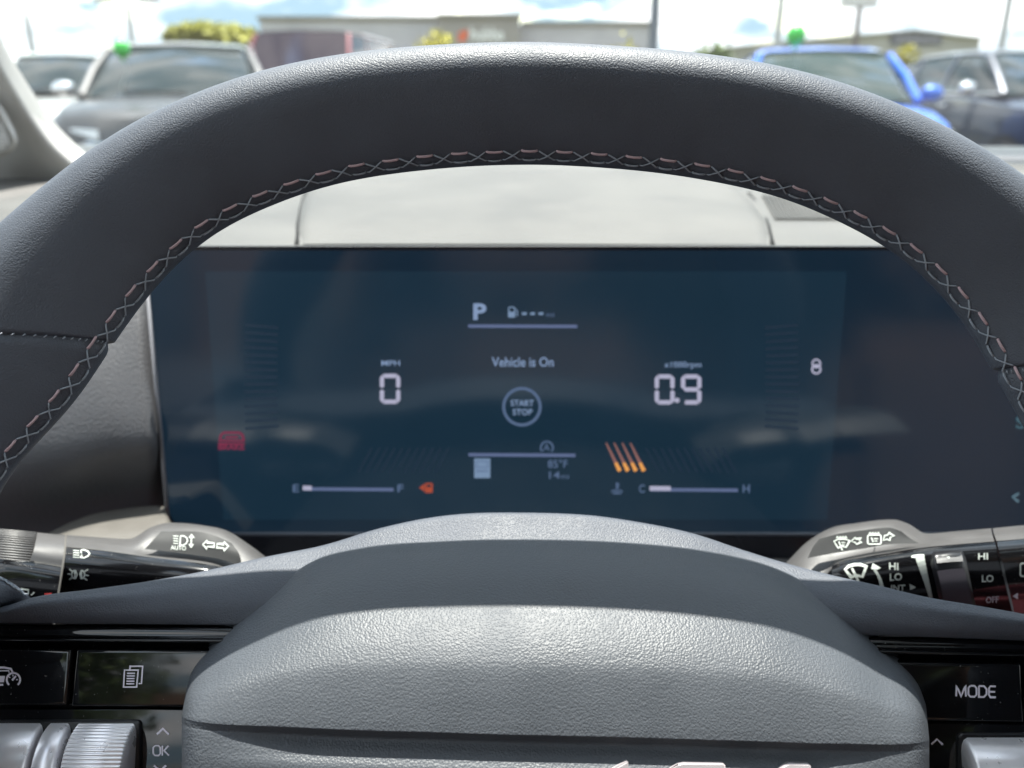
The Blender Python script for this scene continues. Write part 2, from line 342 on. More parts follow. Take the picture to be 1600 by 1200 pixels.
def car(x, y, yaw, paint, label, Lc=4.6, Wd=1.86, H=1.66, hood=1.02, van=False, group='cars parked across the lot', belt=.98, tint=(.02, .028, .03), mirror_chrome=False, rails=True):
    """front of the car towards local -Y"""
    t = thing('parked_car', label, 'car', (x, y, 0), group, R(yaw))
    hw = Wd / 2; hl = Lc / 2
    pm = mat('car_paint', paint, .35, metal=.2, coat=.6, coat_rough=.04)
    gm = mat('car_window', tint, .03, spec=.5)
    dk = M['rubber']
    def part(n, v, f, m, pr=t, sm=True, sharp=40):
        me = bpy.data.meshes.new(n); me.from_pydata([tuple(map(float, a)) for a in v], [], f); me.update()
        bm = bmesh.new(); bm.from_mesh(me); bmesh.ops.recalc_face_normals(bm, faces=bm.faces); bm.to_mesh(me); bm.free()
        o = link(n, me, m, pr, sm)
        if sm: me.set_sharp_from_angle(angle=R(sharp))
        return o
    # body: sections along y
    if van: ys = [(-1, .45, .80, .80), (-.97, .30, .98, .9), (-.90, .24, 1.10, .97), (-.72, .22, 1.42, 1), (-.2, .22, 1.40, 1), (.5, .22, 1.40, 1), (.94, .24, 1.40, .98), (1, .4, 1.3, .9)]
    else: ys = [(-1, .42, .66, .72), (-.985, .30, .80, .82), (-.94, .24, hood-.16, .90), (-.86, .22, hood-.08, .965), (-.70, .21, hood-.02, .99), (-.50, .21, hood+.01, 1), (-.2, .21, belt, 1), (.3, .21, belt+.02, 1), (.75, .21, belt+.04, .985), (.93, .26, belt+.02, .93), (.99, .36, belt-.08, .86)]
    V = []; prof = 14
    for (fy, z0, z1, kw) in ys:
        yy = fy * hl; wv = hw * kw
        sec = [(0, z0), (.80, z0), (.93, z0+.04), (.985, z0+.16), (1.0, z0+(z1-z0)*.45), (.985, z0+(z1-z0)*.72), (.955, z1-.05), (.88, z1-.005), (.55, z1+.025), (0, z1+.035)]
        full = [(-a, b) for a, b in sec] + [(a, b) for a, b in reversed(sec[1:-1])]
        V += [(a * wv, yy, b) for a, b in full]
    nc = len(full); F = grid_faces(len(ys), nc, True) + [tuple(range(nc)), tuple((len(ys)-1)*nc + i for i in range(nc))]
    body = part('body', V, F, pm)
    # wheel arches and wheels
    for sx in (-1, 1):
        for wy in (-.62*hl, .60*hl):
            cyl = []
            n = 24; r = .36
            for xx, rr in ((sx*(hw-.24), r*.9), (sx*(hw-.22), r), (sx*(hw-.02), r), (sx*(hw+.005), r*.93), (sx*(hw+.0), r*.62)):
                cyl += [(xx, wy + rr*math.cos(2*math.pi*i/n), .36 + rr*math.sin(2*math.pi*i/n)) for i in range(n)]
            wh = part('wheel', cyl, grid_faces(5, n, True), dk)
            rv = []; rf = []
            for k in range(5):
                a = 2*math.pi*k/5
                for da, rr in ((-.16, .05), (-.22, .21), (.22, .21), (.16, .05)): rv.append((sx*(hw+.004), wy + rr*math.cos(a+da), .36 + rr*math.sin(a+da)))
                rf.append((4*k, 4*k+1, 4*k+2, 4*k+3))
            part('rim', rv, rf, M['silver'], wh, False)
            av = []; 
            for rr, xo in ((.37, hw*.995+.012), (.44, hw*.995+.006)):
                av += [(sx*xo, wy + rr*math.cos(R(-8 + 196*i/16)), .36 + rr*math.sin(R(-8 + 196*i/16))) for i in range(17)]
            part('arch_cladding', av, grid_faces(2, 17), dk)
    # greenhouse
    zb = (1.40 if van else belt) + .01
    if van: gy = [(-.74, 0, 1.0), (-.50, 1, 1.0), (-.1, 1.0, 1.0), (.6, 1.0, 1.0), (.93, .99, 1.0), (.97, .0, .98)]
    else: gy = [(-.46, 0, .92), (-.16, .90, .93), (.0, .985, .93), (.3, 1.0, .93), (.62, .95, .90), (.80, .86, .87), (.95, .02, .84)]
    gv = []; sect = None
    for fy, hh, kw in gy:
        zt = zb + (H - zb) * hh; yy = fy * hl
        a = hw * kw * .955; b = hw * kw * (.955 - .22 * hh * (0.55 if van else 1))
        s = [(-a, zb - .02), (-a*.995, zb), (-(a+b)/2, (zb+zt)/2 + .02*hh), (-b, zt - .05*hh), (-b*.86, zt-.008*hh), (0, zt + .012*hh)]
        s = s + [(-q, z) for q, z in reversed(s[:-1])]
        gv += [(q, yy, z) for q, z in s]
    ng = len(s)
    G = np.array(gv).reshape(len(gy), ng, 3)
    part('windows', gv, grid_faces(len(gy), ng), gm, sharp=50)
    # roof skin and pillars, proud of the glass
    c0 = G[1:-1].mean((0, 1))
    roof = G[1:-1, 3:-3].copy(); roof[:, :, 2] += .012; roof[:, 0, 0] -= .012; roof[:, -1, 0] += .012
    part('roof', roof.reshape(-1, 3), grid_faces(roof.shape[0], roof.shape[1]), pm)
    for sx, js in ((-1, (1, 2, 3)), (1, (ng-2, ng-3, ng-4))):
        def line(i, f=0.0):
            q = [G[i, j] * (1-f) + G[min(i+1, len(gy)-1), j] * f for j in js]; return [a + np.array([sx*.008, 0, .006]) for a in q]
        a0 = G[0, js[0]]; a1 = G[1, js[2]]
        part('pillar', *tube([a0 + (0, 0, 0), (a0+a1)/2 + np.array([sx*.012, -.02, .015]), a1 + (0, 0, .0)], .042, 8), pm)
        for i, f, wd in (((2, .55, .045), (3, .9, .06)) if not van else ((2, .1, .06), (3, .5, .08))):
            p0 = line(i, f); v = []
            for q in p0: v += [q + np.array([0, -wd, 0]), q + np.array([sx*.006, 0, 0]), q + np.array([0, wd, 0])]
            part('pillar', v, grid_faces(3, 3), pm)
        last = len(gy) - 2
        d0 = G[last, js[0]]; d1 = G[last, js[2]]
        part('pillar', *join([([d0 + np.array([sx*.01, -.05, 0]), G[-1, js[0]] + np.array([sx*.01, 0, 0]), d1 + np.array([sx*.01, .06, 0]), d1 + np.array([sx*.01, -.12, 0])], [(0, 1, 2, 3)])]), pm)
        belt_l = [G[i, js[0]] + np.array([sx*.006, 0, .012]) for i in range(len(gy))]
        part('belt_moulding', *tube(belt_l, .012, 6), M['chrome'])
        top_l = [G[i, js[2]] + np.array([sx*.004, 0, .05 if rails else .015]) for i in range(2, len(gy)-1)]
        if rails: part('roof_rail', *tube(top_l, .018, 6), M['silver'])
        # door handle, mirror
        for fy in (-.02, .42): part('door_handle', *tube([(sx*hw*1.004, fy*hl, belt-.12), (sx*(hw+.03), fy*hl+.03, belt-.115), (sx*(hw+.03), fy*hl+.17, belt-.112), (sx*hw*1.004, fy*hl+.2, belt-.115)], .014, 6), M['chrome'])
        bm = bmesh.new(); bmesh.ops.create_uvsphere(bm, u_segments=14, v_segments=9, radius=1)
        bmesh.ops.transform(bm, matrix=Matrix.Translation((sx*(hw+.10), (-.30 if not van else -.60)*hl, zb+.07)) @ Matrix.Diagonal((.11, .07, .075, 1)), verts=bm.verts)
        me = bpy.data.meshes.new('mirror'); bm.to_mesh(me); bm.free(); mo = link('mirror', me, M['chrome'] if mirror_chrome else pm, t)
        # lamps
        hz = .86 if van else hood - .22
        hv = [(sx*hw*.52, -hl*.972-.012, hz), (sx*hw*.84, -hl*.93-.02, hz+.02), (sx*hw*.955, -hl*.87, hz+.05), (sx*hw*.955, -hl*.87, hz-.03), (sx*hw*.84, -hl*.93-.03, hz-.08), (sx*hw*.52, -hl*.985-.012, hz-.08)]
        part('headlight', hv + [np.array(a) + (0, .06, 0) for a in hv], [(0, 1, 2, 3, 4, 5)] + [(i, (i+1) % 6, (i+1) % 6 + 6, i+6) for i in range(6)], mat('headlight_lens', (.55, .58, .6), .08, spec=.8, coat=1), sm=False)
        tv = [(sx*hw*.6, hl*.985, belt-.1), (sx*hw*.93, hl*.945, belt-.08), (sx*hw*.93, hl*.945, belt-.24), (sx*hw*.6, hl*.99, belt-.22)]
        part('tail_light', tv + [np.array(a) - (0, .05, 0) for a in tv], [(0, 1, 2, 3)] + [(i, (i+1) % 4, (i+1) % 4 + 4, i+4) for i in range(4)], mat('tail_lens', (.3, .01, .01), .15, coat=1), sm=False)
    gz = .70 if not van else .72
    gr = [(-hw*.5, -hl*.975-.025, gz+.10), (hw*.5, -hl*.975-.025, gz+.10), (hw*.56, -hl*.99-.02, gz-.12), (-hw*.56, -hl*.99-.02, gz-.12)]
    g = part('grille', gr + [np.array(a) + (0, .08, 0) for a in gr], [(0, 1, 2, 3)] + [(i, (i+1) % 4, (i+1) % 4 + 4, i+4) for i in range(4)], M['gloss'], sm=False)
    for k in range(3): part('grille_bar', *tube([(-hw*.5, -hl*.985-.035, gz+.08-.06*k), (hw*.5, -hl*.985-.035, gz+.08-.06*k)], .009, 6), M['chrome'], g)
    part('bumper_bar', *tube([(-hw*.86, -hl*.93-.01, gz+.135), (-hw*.5, -hl*.985-.02, gz+.13), (hw*.5, -hl*.985-.02, gz+.13), (hw*.86, -hl*.93-.01, gz+.135)], .022, 6), M['chrome'])
    part('number_plate', *boxg(-.26, .26, -hl-.045, -hl-.02, .42, .54), mat('plate_white', (.7, .7, .7), .5), sm=False)
    # wiper on the windshield foot
    p0 = G[0, 1] * .3 + G[0, -2] * .7
    part('wiper', *tube([(hw*.1, gy[0][0]*hl-.0, zb+.03), (-hw*.5, gy[0][0]*hl+.03, zb+.05)], .012, 5), dk)
    return t

car(-3.45, 9.4, 14, (.022, .025, .030), mirror_chrome=True, label='black SUV facing the windshield with a bright bumper bar, beside the left pillar', Wd=1.9, H=1.72, hood=1.17, belt=1.19)
car(-6.4, 12.9, 24, (.42, .44, .44), 'silver white SUV parked at an angle at the far left behind the black SUV', H=1.76, belt=1.21, hood=1.12)
car(3.25, 9.5, -9, (.035, .15, .62), 'bright blue hatchback with its front and lit hood towards the windshield', Lc=4.3, H=1.68, Wd=1.82, hood=1.10, belt=1.15, rails=False, tint=(.03, .045, .04))
car(6.35, 11.0, 0, (.022, .032, .06), mirror_chrome=True, label='dark navy SUV right of the blue hatchback with silver trim along its side windows', H=1.73, Lc=4.7, belt=1.2, hood=1.14, rails=False)
car(Ypx(497, 15.5), 17.2, -4, (.15, .02, .032), 'tall maroon van in front of the long grey store', H=2.24, Lc=5.2, Wd=2.0, van=True, tint=(.03, .02, .03))
car(Ypx(640, 10.4), 13.0, 6, (.70, .72, .74), 'white SUV mostly hidden behind the top of the steering wheel', H=1.78, belt=1.06)
car(9.3, 13.6, 8, (.66, .68, .68), 'white car with a green tinted windshield at the right edge', H=1.66, belt=1.12, hood=1.08, rails=False, tint=(.07, .10, .09))
car(Ypx(1290, 16), 19.0, 20, (.6, .62, .6), 'pale grey car parked behind the blue hatchback', H=1.62, rails=False)
car(Ypx(120, 22), 25.5, 10, (.45, .46, .48), 'grey car far behind the silver white SUV', H=1.6, rails=False)

def balloon(px, py, d, r, label, tie):
    c = P(px, py, d); t = thing('balloon', label, 'balloon', c, 'green balloons tied to parked cars')
    bm = bmesh.new(); bmesh.ops.create_uvsphere(bm, u_segments=24, v_segments=16, radius=r)
    for v in bm.verts:
        if v.co.z < 0: v.co.x *= 1 - .22 * (-v.co.z / r) ** 2; v.co.y *= 1 - .22 * (-v.co.z / r) ** 2; v.co.z *= 1.18
        else: v.co.z *= 1.05
    me = bpy.data.meshes.new('skin'); bm.to_mesh(me); bm.free(); link('skin', me, mat('green_latex', (.03, .50, .05), .25, coat=.5), t)
    bm = bmesh.new(); bmesh.ops.create_cone(bm, segments=10, radius1=.016, radius2=.004, depth=.025, cap_ends=True, matrix=Matrix.Translation((0, 0, -r*1.18 - .008)))
    me = bpy.data.meshes.new('knot'); bm.to_mesh(me); bm.free(); link('knot', me, t.children[0].data.materials[0], t)
    e = np.array(tie) - c
    path = [np.array([0, 0, -r*1.18]) * (1 - s) + e * s + np.array([.03*math.sin(6*s), 0, 0]) for s in np.linspace(0, 1, 12)]
    v, f = tube(path, .003, 5); me = bpy.data.meshes.new('ribbon'); me.from_pydata([tuple(a) for a in v], [], f); link('ribbon', me, M['white'], t)
balloon(190, 76, 7.4, .074, 'green balloon floating above the gap left of the black SUV', P(196, 150, 7.6))
balloon(1244, 55, 7.4, .086, 'green balloon floating above the roof of the blue hatchback', P(1240, 150, 7.6))

def pole(px, py_top, d, r, label, name='light_pole', head=None, m=None, cat='lamp post', rtop=None):
    b = P(px, 142, d); b[2] = 0; zt = P(px, py_top, d)[2]
    t = thing(name, label, cat, b)
    m = m or M['polegrey']
    obj('pole', *tube([b + (0, 0, z) for z in np.linspace(0, zt, 8)], np.linspace(r, rtop or r*.7, 8), 12), m, t)
    obj('base_plate', *boxg(b[0]-r*2, b[0]+r*2, b[1]-r*2, b[1]+r*2, .004, .06), m, t, smooth=False)
    if head == 'lamp':
        for sx in (-1, 1):
            obj('arm', *tube([b + (0, 0, zt-.05), b + (sx*.5, 0, zt+.05)], .04, 8), m, t)
            bevbox('lamp_head', (b[0]+sx*.75-.3, b[0]+sx*.75+.3, b[1]-.2, b[1]+.2, zt, zt+.14), m, t, .03)
    if head == 'sign':
        bevbox('sign_box', (b[0]-.50, b[0]+.42, b[1]-.12, b[1]+.12, zt-.02, zt+.75), mat('pale_sign', (.7, .68, .62), .5, vary=(2, .1)), t, .03)
    return t
M['polegrey'] = mat('galvanised_pole', (.16, .18, .20), .5, metal=.3, vary=(3, .15))
M['polepale'] = mat('concrete_pole', (.45, .45, .42), .8, vary=(3, .15))
pole(1017, -150, 15, .095, 'thick dark grey lamp post rising in front of the right end of the store', head='lamp', rtop=.085)
pole(1207, -90, 26, .13, 'pale slim lamp post left of the shed with the low gable', head='lamp', m=M['polepale'])
pole(1327, 14, 22, .10, 'short pole carrying a pale box sign above the shed roof', name='sign_pole', head='sign', cat='sign', m=mat('brown_post', (.16, .13, .11), .7))
pole(1552, -70, 24, .12, 'slim pole right of the shed behind the navy SUV', head='lamp', m=M['polepale'])
pole(62, 18, 30, .14, 'faint pale pole at the far left over the silver white SUV', head=None, name='utility_pole', cat='pole', m=M['polepale'])
pole(218, 8, 28, .13, 'pole with two stacked lamp heads beside the left green balloon', head='lamp', m=M['polepale'])

# ---- long store
def store():
    d = 46.0; zt = lambda py: P(800, py, d)[2]; y0 = P(800, 100, d)[1]
    x0 = Ypx(412, d); x1 = Ypx(1024, d); xa = Ypx(690, d); xb = Ypx(812, d)
    t = thing('store', 'long low grey store with a darker raised centre and a white lettered sign', 'store', ((x0+x1)/2, y0, 0))
    wl = mat('store_wall', (.44, .43, .45), .9, vary=(.5, .12), bump=('noise', 8, .01, .3)); wd = mat('store_dark_wall', (.30, .275, .26), .9, vary=(.5, .12))
    gl = mat('store_glass', (.20, .24, .25), .08, coat=1); tr = mat('store_trim', (.22, .2, .17), .8)
    h1 = P(700, 34, d)[2] + .0
    obj('wall', *boxg(x0, xa, y0, y0+16, 0, h1), wl, t, smooth=False)
    obj('wall', *boxg(xa+.003, xb-.003, y0-1.2, y0+15, 0, h1+.03), wd, t, smooth=False)
    obj('wall', *boxg(xb, x1, y0+.01, y0+16, 0, h1-.25), wl, t, smooth=False)
    obj('cornice', *boxg(x0-.1, xa-.005, y0-.15, y0+.2, h1, h1+.22), tr, t, smooth=False)
    obj('cornice', *boxg(xa-.08, xb+.08, y0-1.35, y0-.9, h1+.035, h1+.24), tr, t, smooth=False)
    obj('cornice', *boxg(xb+.09, x1+.1, y0-.15, y0+.2, h1-.25, h1-.05), tr, t, smooth=False)
    obj('awning', *boxg(xb+.1, x1-.2, y0-1.3, y0-.01, 2.9, 3.05), tr, t, smooth=False)
    obj('awning', *boxg(x0+.2, xa-.1, y0-1.3, y0-.01, 2.9, 3.05), tr, t, smooth=False)
    for a, b, yy in ((x0, xa, y0), (xa, xb, y0-1.2), (xb, x1, y0)):
        n = int((b-a)/1.8)
        for k in range(n):
            xx = a + (k+.5)*(b-a)/n
            f = obj('window', *boxg(xx-.75, xx+.75, yy-.06, yy-.01, .3, 2.75), tr, t, smooth=False)
            obj('pane', *boxg(xx-.68, xx+.68, yy-.09, yy-.065, .38, 2.67), gl, f, smooth=False)
    # sign: orange mark and white script, unreadable through the blur
    def mp(px, py): 
        r = ray(px, py); return CAM + r * ((y0-1.23) / r[1])
    def signmap(px, py): return mp(px, py)
    mark('sign_mark', [('f', [(714, 62), (724, 50), (730, 45), (731, 54), (727, 63), (720, 66)]), ('f', [(716, 52), (722, 47), (725, 52), (719, 57)])], signmap, mat('orange_sign', (.75, .13, .04), .5), t)
    mark('sign_letters', [text('hubba', 735, 43, 787, 63, bold=.02)], signmap, mat('white_sign', (.85, .85, .85), .5), t)
store()
def shed():
    d = 58.0; y0 = P(800, 100, d)[1]; ry = lambda px, py: (lambda r: CAM + r * (y0 / r[1]))(ray(px, py))
    a = ry(1120, 77); b = ry(1425, 48); c = ry(1532, 61)
    t = thing('shed', 'wide grey shed with a low gable roof and a dark sign panel', 'building', (b[0], y0, 0))
    wl = mat('shed_cladding', (.42, .40, .38), .8, vary=(.4, .12)); rf = mat('shed_roof', (.34, .33, .32), .6)
    prof = [(a[0], 0), (a[0], a[2]), (b[0], b[2]), (c[0], c[2]), (c[0], 0)]
    v = [(x, y0, z) for x, z in prof] + [(x, y0+22, z) for x, z in prof]
    obj('wall', v, [(0, 1, 2, 3, 4), (9, 8, 7, 6, 5)] + [(i, i+5, (i+1) % 5 + 5, (i+1) % 5) for i in (0, 3, 4)], wl, t, smooth=False)
    for p, q in ((a, b), (b, c)):
        z = [(p[0]-.2*(p is a), p[2]+.06), (q[0]+.2*(q is c), q[2]+.06)]
        vv = [(z[0][0], y0-.5, z[0][1]), (z[1][0], y0-.5, z[1][1]), (z[1][0], y0+22.4, z[1][1]), (z[0][0], y0+22.4, z[0][1])]
        obj('roof', vv + [(x, y, k-.14+.05) for x, y, k in vv], [(0, 1, 2, 3), (7, 6, 5, 4)] + [(i, i+4, (i+1) % 4 + 4, (i+1) % 4) for i in range(4)], rf, t, smooth=False)
    p0 = ry(1392, 53); p1 = ry(1468, 70)
    s = obj('sign_panel', *boxg(p0[0], p1[0], y0-.2, y0-.06, p1[2], p0[2]), mat('shed_sign', (.13, .13, .17), .6), t, smooth=False)
    for k in range(5):
        q = p0[0] + (p1[0]-p0[0])*(.12 + .17*k); obj('letter', *boxg(q, q+.32, y0-.24, y0-.21, p1[2]+.2, p0[2]-.2), mat('shed_letter', (.32, .3, .34), .6), s, smooth=False)
    for k in range(7):
        q = a[0] + (c[0]-a[0])*(.08 + .13*k)
        dd = obj('door', *boxg(q, q+2.0, y0-.08, y0-.005, 0, 2.6), mat('shed_door', (.12, .11, .11), .6), t, smooth=False)
        obj('window', *boxg(q+.3, q+1.7, y0-.11, y0-.085, 1.1, 2.2), mat('shed_glass', (.1, .12, .12), .1, coat=1), dd, smooth=False)
shed()

def reflection_backdrop():  # building added out of frame to put brown reflections in the gloss controls
    t = thing('reflection_backdrop', 'brown brick showroom added unseen behind the car for brown reflections', 'building', (0, -30, 0))
    br = mat('brown_brick', (.20, .115, .075), .9, vary=(.6, .25), bump=('noise', 6, .02, .5)); gl = mat('backdrop_glass', (.05, .06, .07), .05, coat=1)
    obj('wall', *boxg(-34, 34, -44, -30, 0, 7.0), br, t, smooth=False)
    obj('cornice', *boxg(-34.2, 34.2, -30.4, -29.995, 6.6, 7.2), M['polepale'], t, smooth=False)
    for k in range(9):
        x = -30 + k*7
        f = obj('window', *boxg(x, x+4.4, -29.99, -29.9, .4, 4.6), M['rubber'], t, smooth=False); obj('pane', *boxg(x+.1, x+4.3, -29.895, -29.88, .5, 4.5), gl, f, smooth=False)
reflection_backdrop()
def leaves(c, rad, n, size):
    V = []; F = []
    k = 0; cl = [(np.array(c) + (rng.random(3) - .5) * 1.5 * np.array(rad), .35 + .35 * rng.random()) for _ in range(14)]
    while k < n:
        cc, s = cl[rng.integers(len(cl))]
        p = cc + rng.normal(size=3) * np.array(rad) * s * .55
        if (((p - c) / np.array(rad)) ** 2).sum() > 1.25: continue
        a = rng.normal(size=3); a /= np.linalg.norm(a); b = np.cross(a, rng.normal(size=3)); b /= np.linalg.norm(b); a *= size; b *= size * .6
        i = len(V); V += [p - a, p + b, p + a, p - b]; F.append((i, i+1, i+2, i+3)); k += 1
    return V, F
lm = [mat('leaf_olive', (.42, .41, .09), .7, vary=(1.5, .35)), mat('leaf_green', (.13, .18, .06), .7, vary=(1.5, .35)), mat('leaf_gold', (.42, .38, .05), .7, vary=(1.5, .3))]
def tree(px, py_top, py_bot, wpx, d, label, lmat, n=1500, name='tree', cat='tree', trunk=True):
    c = P(px, (py_top+py_bot)/2, d); hh = (py_bot-py_top)/2/F_PX*d; ww = wpx/2/F_PX*d
    t = thing(name, label, cat, (c[0], c[1], 0))
    zb = c[2] - hh
    if trunk:
        obj('trunk', *tube([(c[0], c[1], 0), (c[0]+.05, c[1], zb*.6), (c[0], c[1], c[2])], [.16, .12, .06], 8), mat('bark', (.12, .09, .07), .9), t)
        for k in range(4): obj('branch', *tube([(c[0], c[1], zb*.8), (c[0]+(k-1.5)*ww*.25, c[1], c[2]-.2*hh), (c[0]+(k-1.5)*ww*.45, c[1], c[2]+.3*hh)], [.07, .05, .02], 6), t.children[0].data.materials[0], t)
    else:
        c[2] = c[2] / 2 + hh / 2; hh = c[2]
        obj('stem', *tube([(c[0], c[1], 0), (c[0], c[1], c[2])], .06, 6), mat('bark', (.12, .09, .07), .9), t)
    v, f = leaves(c, (ww, ww*.7, hh), n, .16)
    obj('crown', v, f, lmat, t, smooth=False)
tree(335, 36, 82, 140, 30, 'olive green bushy tree above the roof of the black SUV', lm[0], 2600)
tree(395, 52, 100, 80, 31, 'darker green tree between the bushy tree and the store', lm[1], 1600)
tree(683, 54, 82, 85, 40, 'yellow green clipped shrub left of the store sign', lm[2], 1400, 'shrub', 'shrub', False)
tree(960, 57, 72, 90, 41, 'yellow green clipped shrub at the right end of the store', lm[2], 1300, 'shrub', 'shrub', False)
tree(1120, 70, 100, 90, 38, 'dark hedge left of the gabled shed', lm[1], 1800, 'hedge', 'hedge', False)
tree(1420, 74, 90, 50, 40, 'small yellow green shrub in front of the shed', lm[2], 700, 'shrub', 'shrub', False)
for x_, y_, h_, n_ in ((-8.5, -13, 7.5, 'tall dark tree added behind the car on the left for reflections'), (6.5, -15, 6.5, 'dark tree added behind the car on the right for reflections')):
    tr_ = thing('tree', n_, 'tree', (x_, y_, 0))  # trees added out of frame to be mirrored in the gloss buttons
    obj('trunk', *tube([(x_, y_, 0), (x_+.1, y_, h_*.4), (x_, y_, h_*.7)], [.22, .16, .08], 8), mat('bark', (.12, .09, .07), .9), tr_)
    v_, f_ = leaves(np.array([x_, y_, h_*.62]), (2.8, 2.8, h_*.38), 3500, .22); obj('crown', v_, f_, lm[1], tr_, smooth=False)
def woods():
    V = []; F = []
    for i in range(170):
        px = -900 + i * 20.5; d = 150 + 20*rng.random(); c = P(px, 142, d); h = 3.2 + 3.8*rng.random(); c[2] = h*.5
        v, f = leaves(c, (5.5, 3, h*.62), 60, .9); b = len(V); V += v; F += [tuple(k+b for k in g) for g in f]
    tag(obj('distant_woods', V, F, mat('far_leaves', (.10, .13, .075), .8, vary=(.2, .3)), smooth=False), 'low line of distant trees along the horizon', 'woods', kind='stuff')
woods()
# =================================================================== CABIN
hd = thing('headliner', 'pale fabric headliner over the front seats above the windshield', 'headliner', (0, -.8, 1.56))
def sheet(name, V, nr, nc, m, parent, thick=None):
    V = np.asarray(V, float); F = grid_faces(nr, nc)
    if thick is not None:
        k = len(V); F2 = [tuple(i + k for i in reversed(f)) for f in F]; V = np.vstack([V, V + np.array(thick)])
        edge = [j for j in range(nc)] + [i*nc + nc-1 for i in range(1, nr)] + [(nr-1)*nc + j for j in range(nc-2, -1, -1)] + [i*nc for i in range(nr-2, 0, -1)]
        F = F + F2 + [(edge[i], edge[(i+1) % len(edge)], edge[(i+1) % len(edge)] + k, edge[i] + k) for i in range(len(edge))]
    return obj(name, V, F, m, parent)
xc = .38        # cabin centre line: the driver sits left of it
def roofz(x, y): return 1.60 + .035*(1-((x-xc)/.6)**2) - .05*((y+.8)/1.3)**2
def roof_piece(name, x0, x1, y0, y1, m, par, th=.03, dz=0):
    sheet(name, [(x, y, roofz(x, y) + dz) for y in np.linspace(y0, y1, 6) for x in np.linspace(x0, x1, 7)], 6, 7, m, par, (0, 0, th))
roof_piece('front_panel', xc-.60, xc+.60, .14, -.02, M['fabric'], hd); roof_piece('rear_panel', xc-.60, xc+.60, -.95, -2.1, M['fabric'], hd)
roof_piece('side_panel', xc-.60, xc-.46, -.021, -.949, M['fabric'], hd); roof_piece('side_panel', xc+.46, xc+.60, -.021, -.949, M['fabric'], hd)
sr = thing('added_sunroof', 'tinted glass sunroof over the front seats, unseen, letting in more skylight', 'added_sunroof', (xc, -.5, 1.62))  # roof opening added to let more skylight reach the wheel
roof_piece('glass', xc-.458, xc+.458, -.023, -.947, glass_mat('added_sunroof_glass', (.62, .66, .66), 1.0), sr, .005, .02)
bevbox('visor', (-.16, .28, -.09, .10, 1.575, 1.592), M['fabric'], hd, .006)
# windshield and its lower black band
ws = thing('windshield', 'clear raked windshield between the dashboard and the roof', 'windshield', (xc, .95, 1.15))
def wsp(x, s): 
    k = ((x - xc)/.72); return np.array([x, .98 + (.12-.98)*s - .16*k*k*(1-.3*s), 1.155 + (1.60-1.155)*s - .03*k*k])
sheet('glass', [wsp(x, s) for s in np.linspace(0, 1, 16) for x in np.linspace(xc-.72, xc+.72, 20)], 16, 20, M['windshield'], ws)
# hood and cowl outside the glass
bn = thing('car_hood', 'dark hood of the car in front of its own windshield', 'hood', (xc, 1.6, 1.0))
sheet('panel', [(x, y, 1.06 - .03*((y-1.0)) - .16*max(0, (y-1.5))**2 - .10*((x-xc)/.8)**2) for y in np.linspace(1.02, 2.15, 10) for x in np.linspace(xc-.84, xc+.84, 11)], 10, 11, mat('hood_paint', (.25, .26, .27), .35, metal=.4, coat=1), bn, (0, 0, -.04))
# doors, seats, floor: out of the frame, they shade and mirror
def door(sx, lab):
    x = xc + sx*.74; t = thing('door', lab, 'door', (x, -.4, .35))
    bevbox('panel', (min(x, x+sx*.07), max(x, x+sx*.07), -1.0, .72, .35, 1.06), M['dashlow'], t, .02)
    obj('window_frame', *join([tube([(x, .46, 1.06), (x-sx*.03, .36, 1.22), (x-sx*.12, .10, 1.56), (x-sx*.13, -.5, 1.575), (x-sx*.12, -.98, 1.55)], .03, 8), tube([(x, -1.0, 1.05), (x-sx*.12, -.95, 1.57)], .05, 8)]), M['black'], t)
    bevbox('armrest', (min(x-sx*.07, x), max(x-sx*.07, x), -.6, .1, .72, .80), M['black'], t, .02)
    r = thing('rear_door', lab.replace('front', 'rear'), 'door', (x, -1.6, .35))
    bevbox('panel', (min(x, x+sx*.07), max(x, x+sx*.07), -2.1, -1.03, .35, 1.06), M['trimbrown'], r, .02)
    sheet('window', [(x - sx*(.01 + .12*j/3), -1.06 - 1.02*i/3, 1.065 + .50*j/3) for i in range(4) for j in range(4)], 4, 4, glass_mat('privacy_glass', (.10, .11, .115), 1.0), r, (sx*.004, 0, 0))
    p_ = thing('door_pillar', lab.replace('front door with its window frame', 'pillar trim between the front and rear doors,'), 'pillar', (x, -1.0, 1.06))
    sheet('trim', [(x - sx*(.02 + .12*j/4 + .025*(1-(i-2)**2/4)), -.78 - .065*i, 1.05 + .53*j/4) for i in range(5) for j in range(5)], 5, 5, M['trimbrown'], p_, (sx*.02, 0, 0))
    obj('window_frame', *join([tube([(x-sx*.12, -1.0, 1.57), (x-sx*.12, -2.0, 1.5)], .03, 8), tube([(x, -2.1, 1.05), (x-sx*.14, -2.0, 1.5)], .09, 8)]), M['black'], r)
door(-1, 'left front door with its window frame beside the driver'); door(1, 'right front door with its window frame beyond the passenger seat')
fl = tag(obj('cabin_floor', *boxg(xc-.74, xc+.74, -2.1, .9, .30, .34), mat('carpet', (.03, .03, .032), .95, vary=(30, .2)), smooth=False), kind='structure')
tag(obj('firewall', *boxg(xc-.74, xc+.74, .86, .90, .345, 1.0), M['black'], smooth=False), kind='structure')
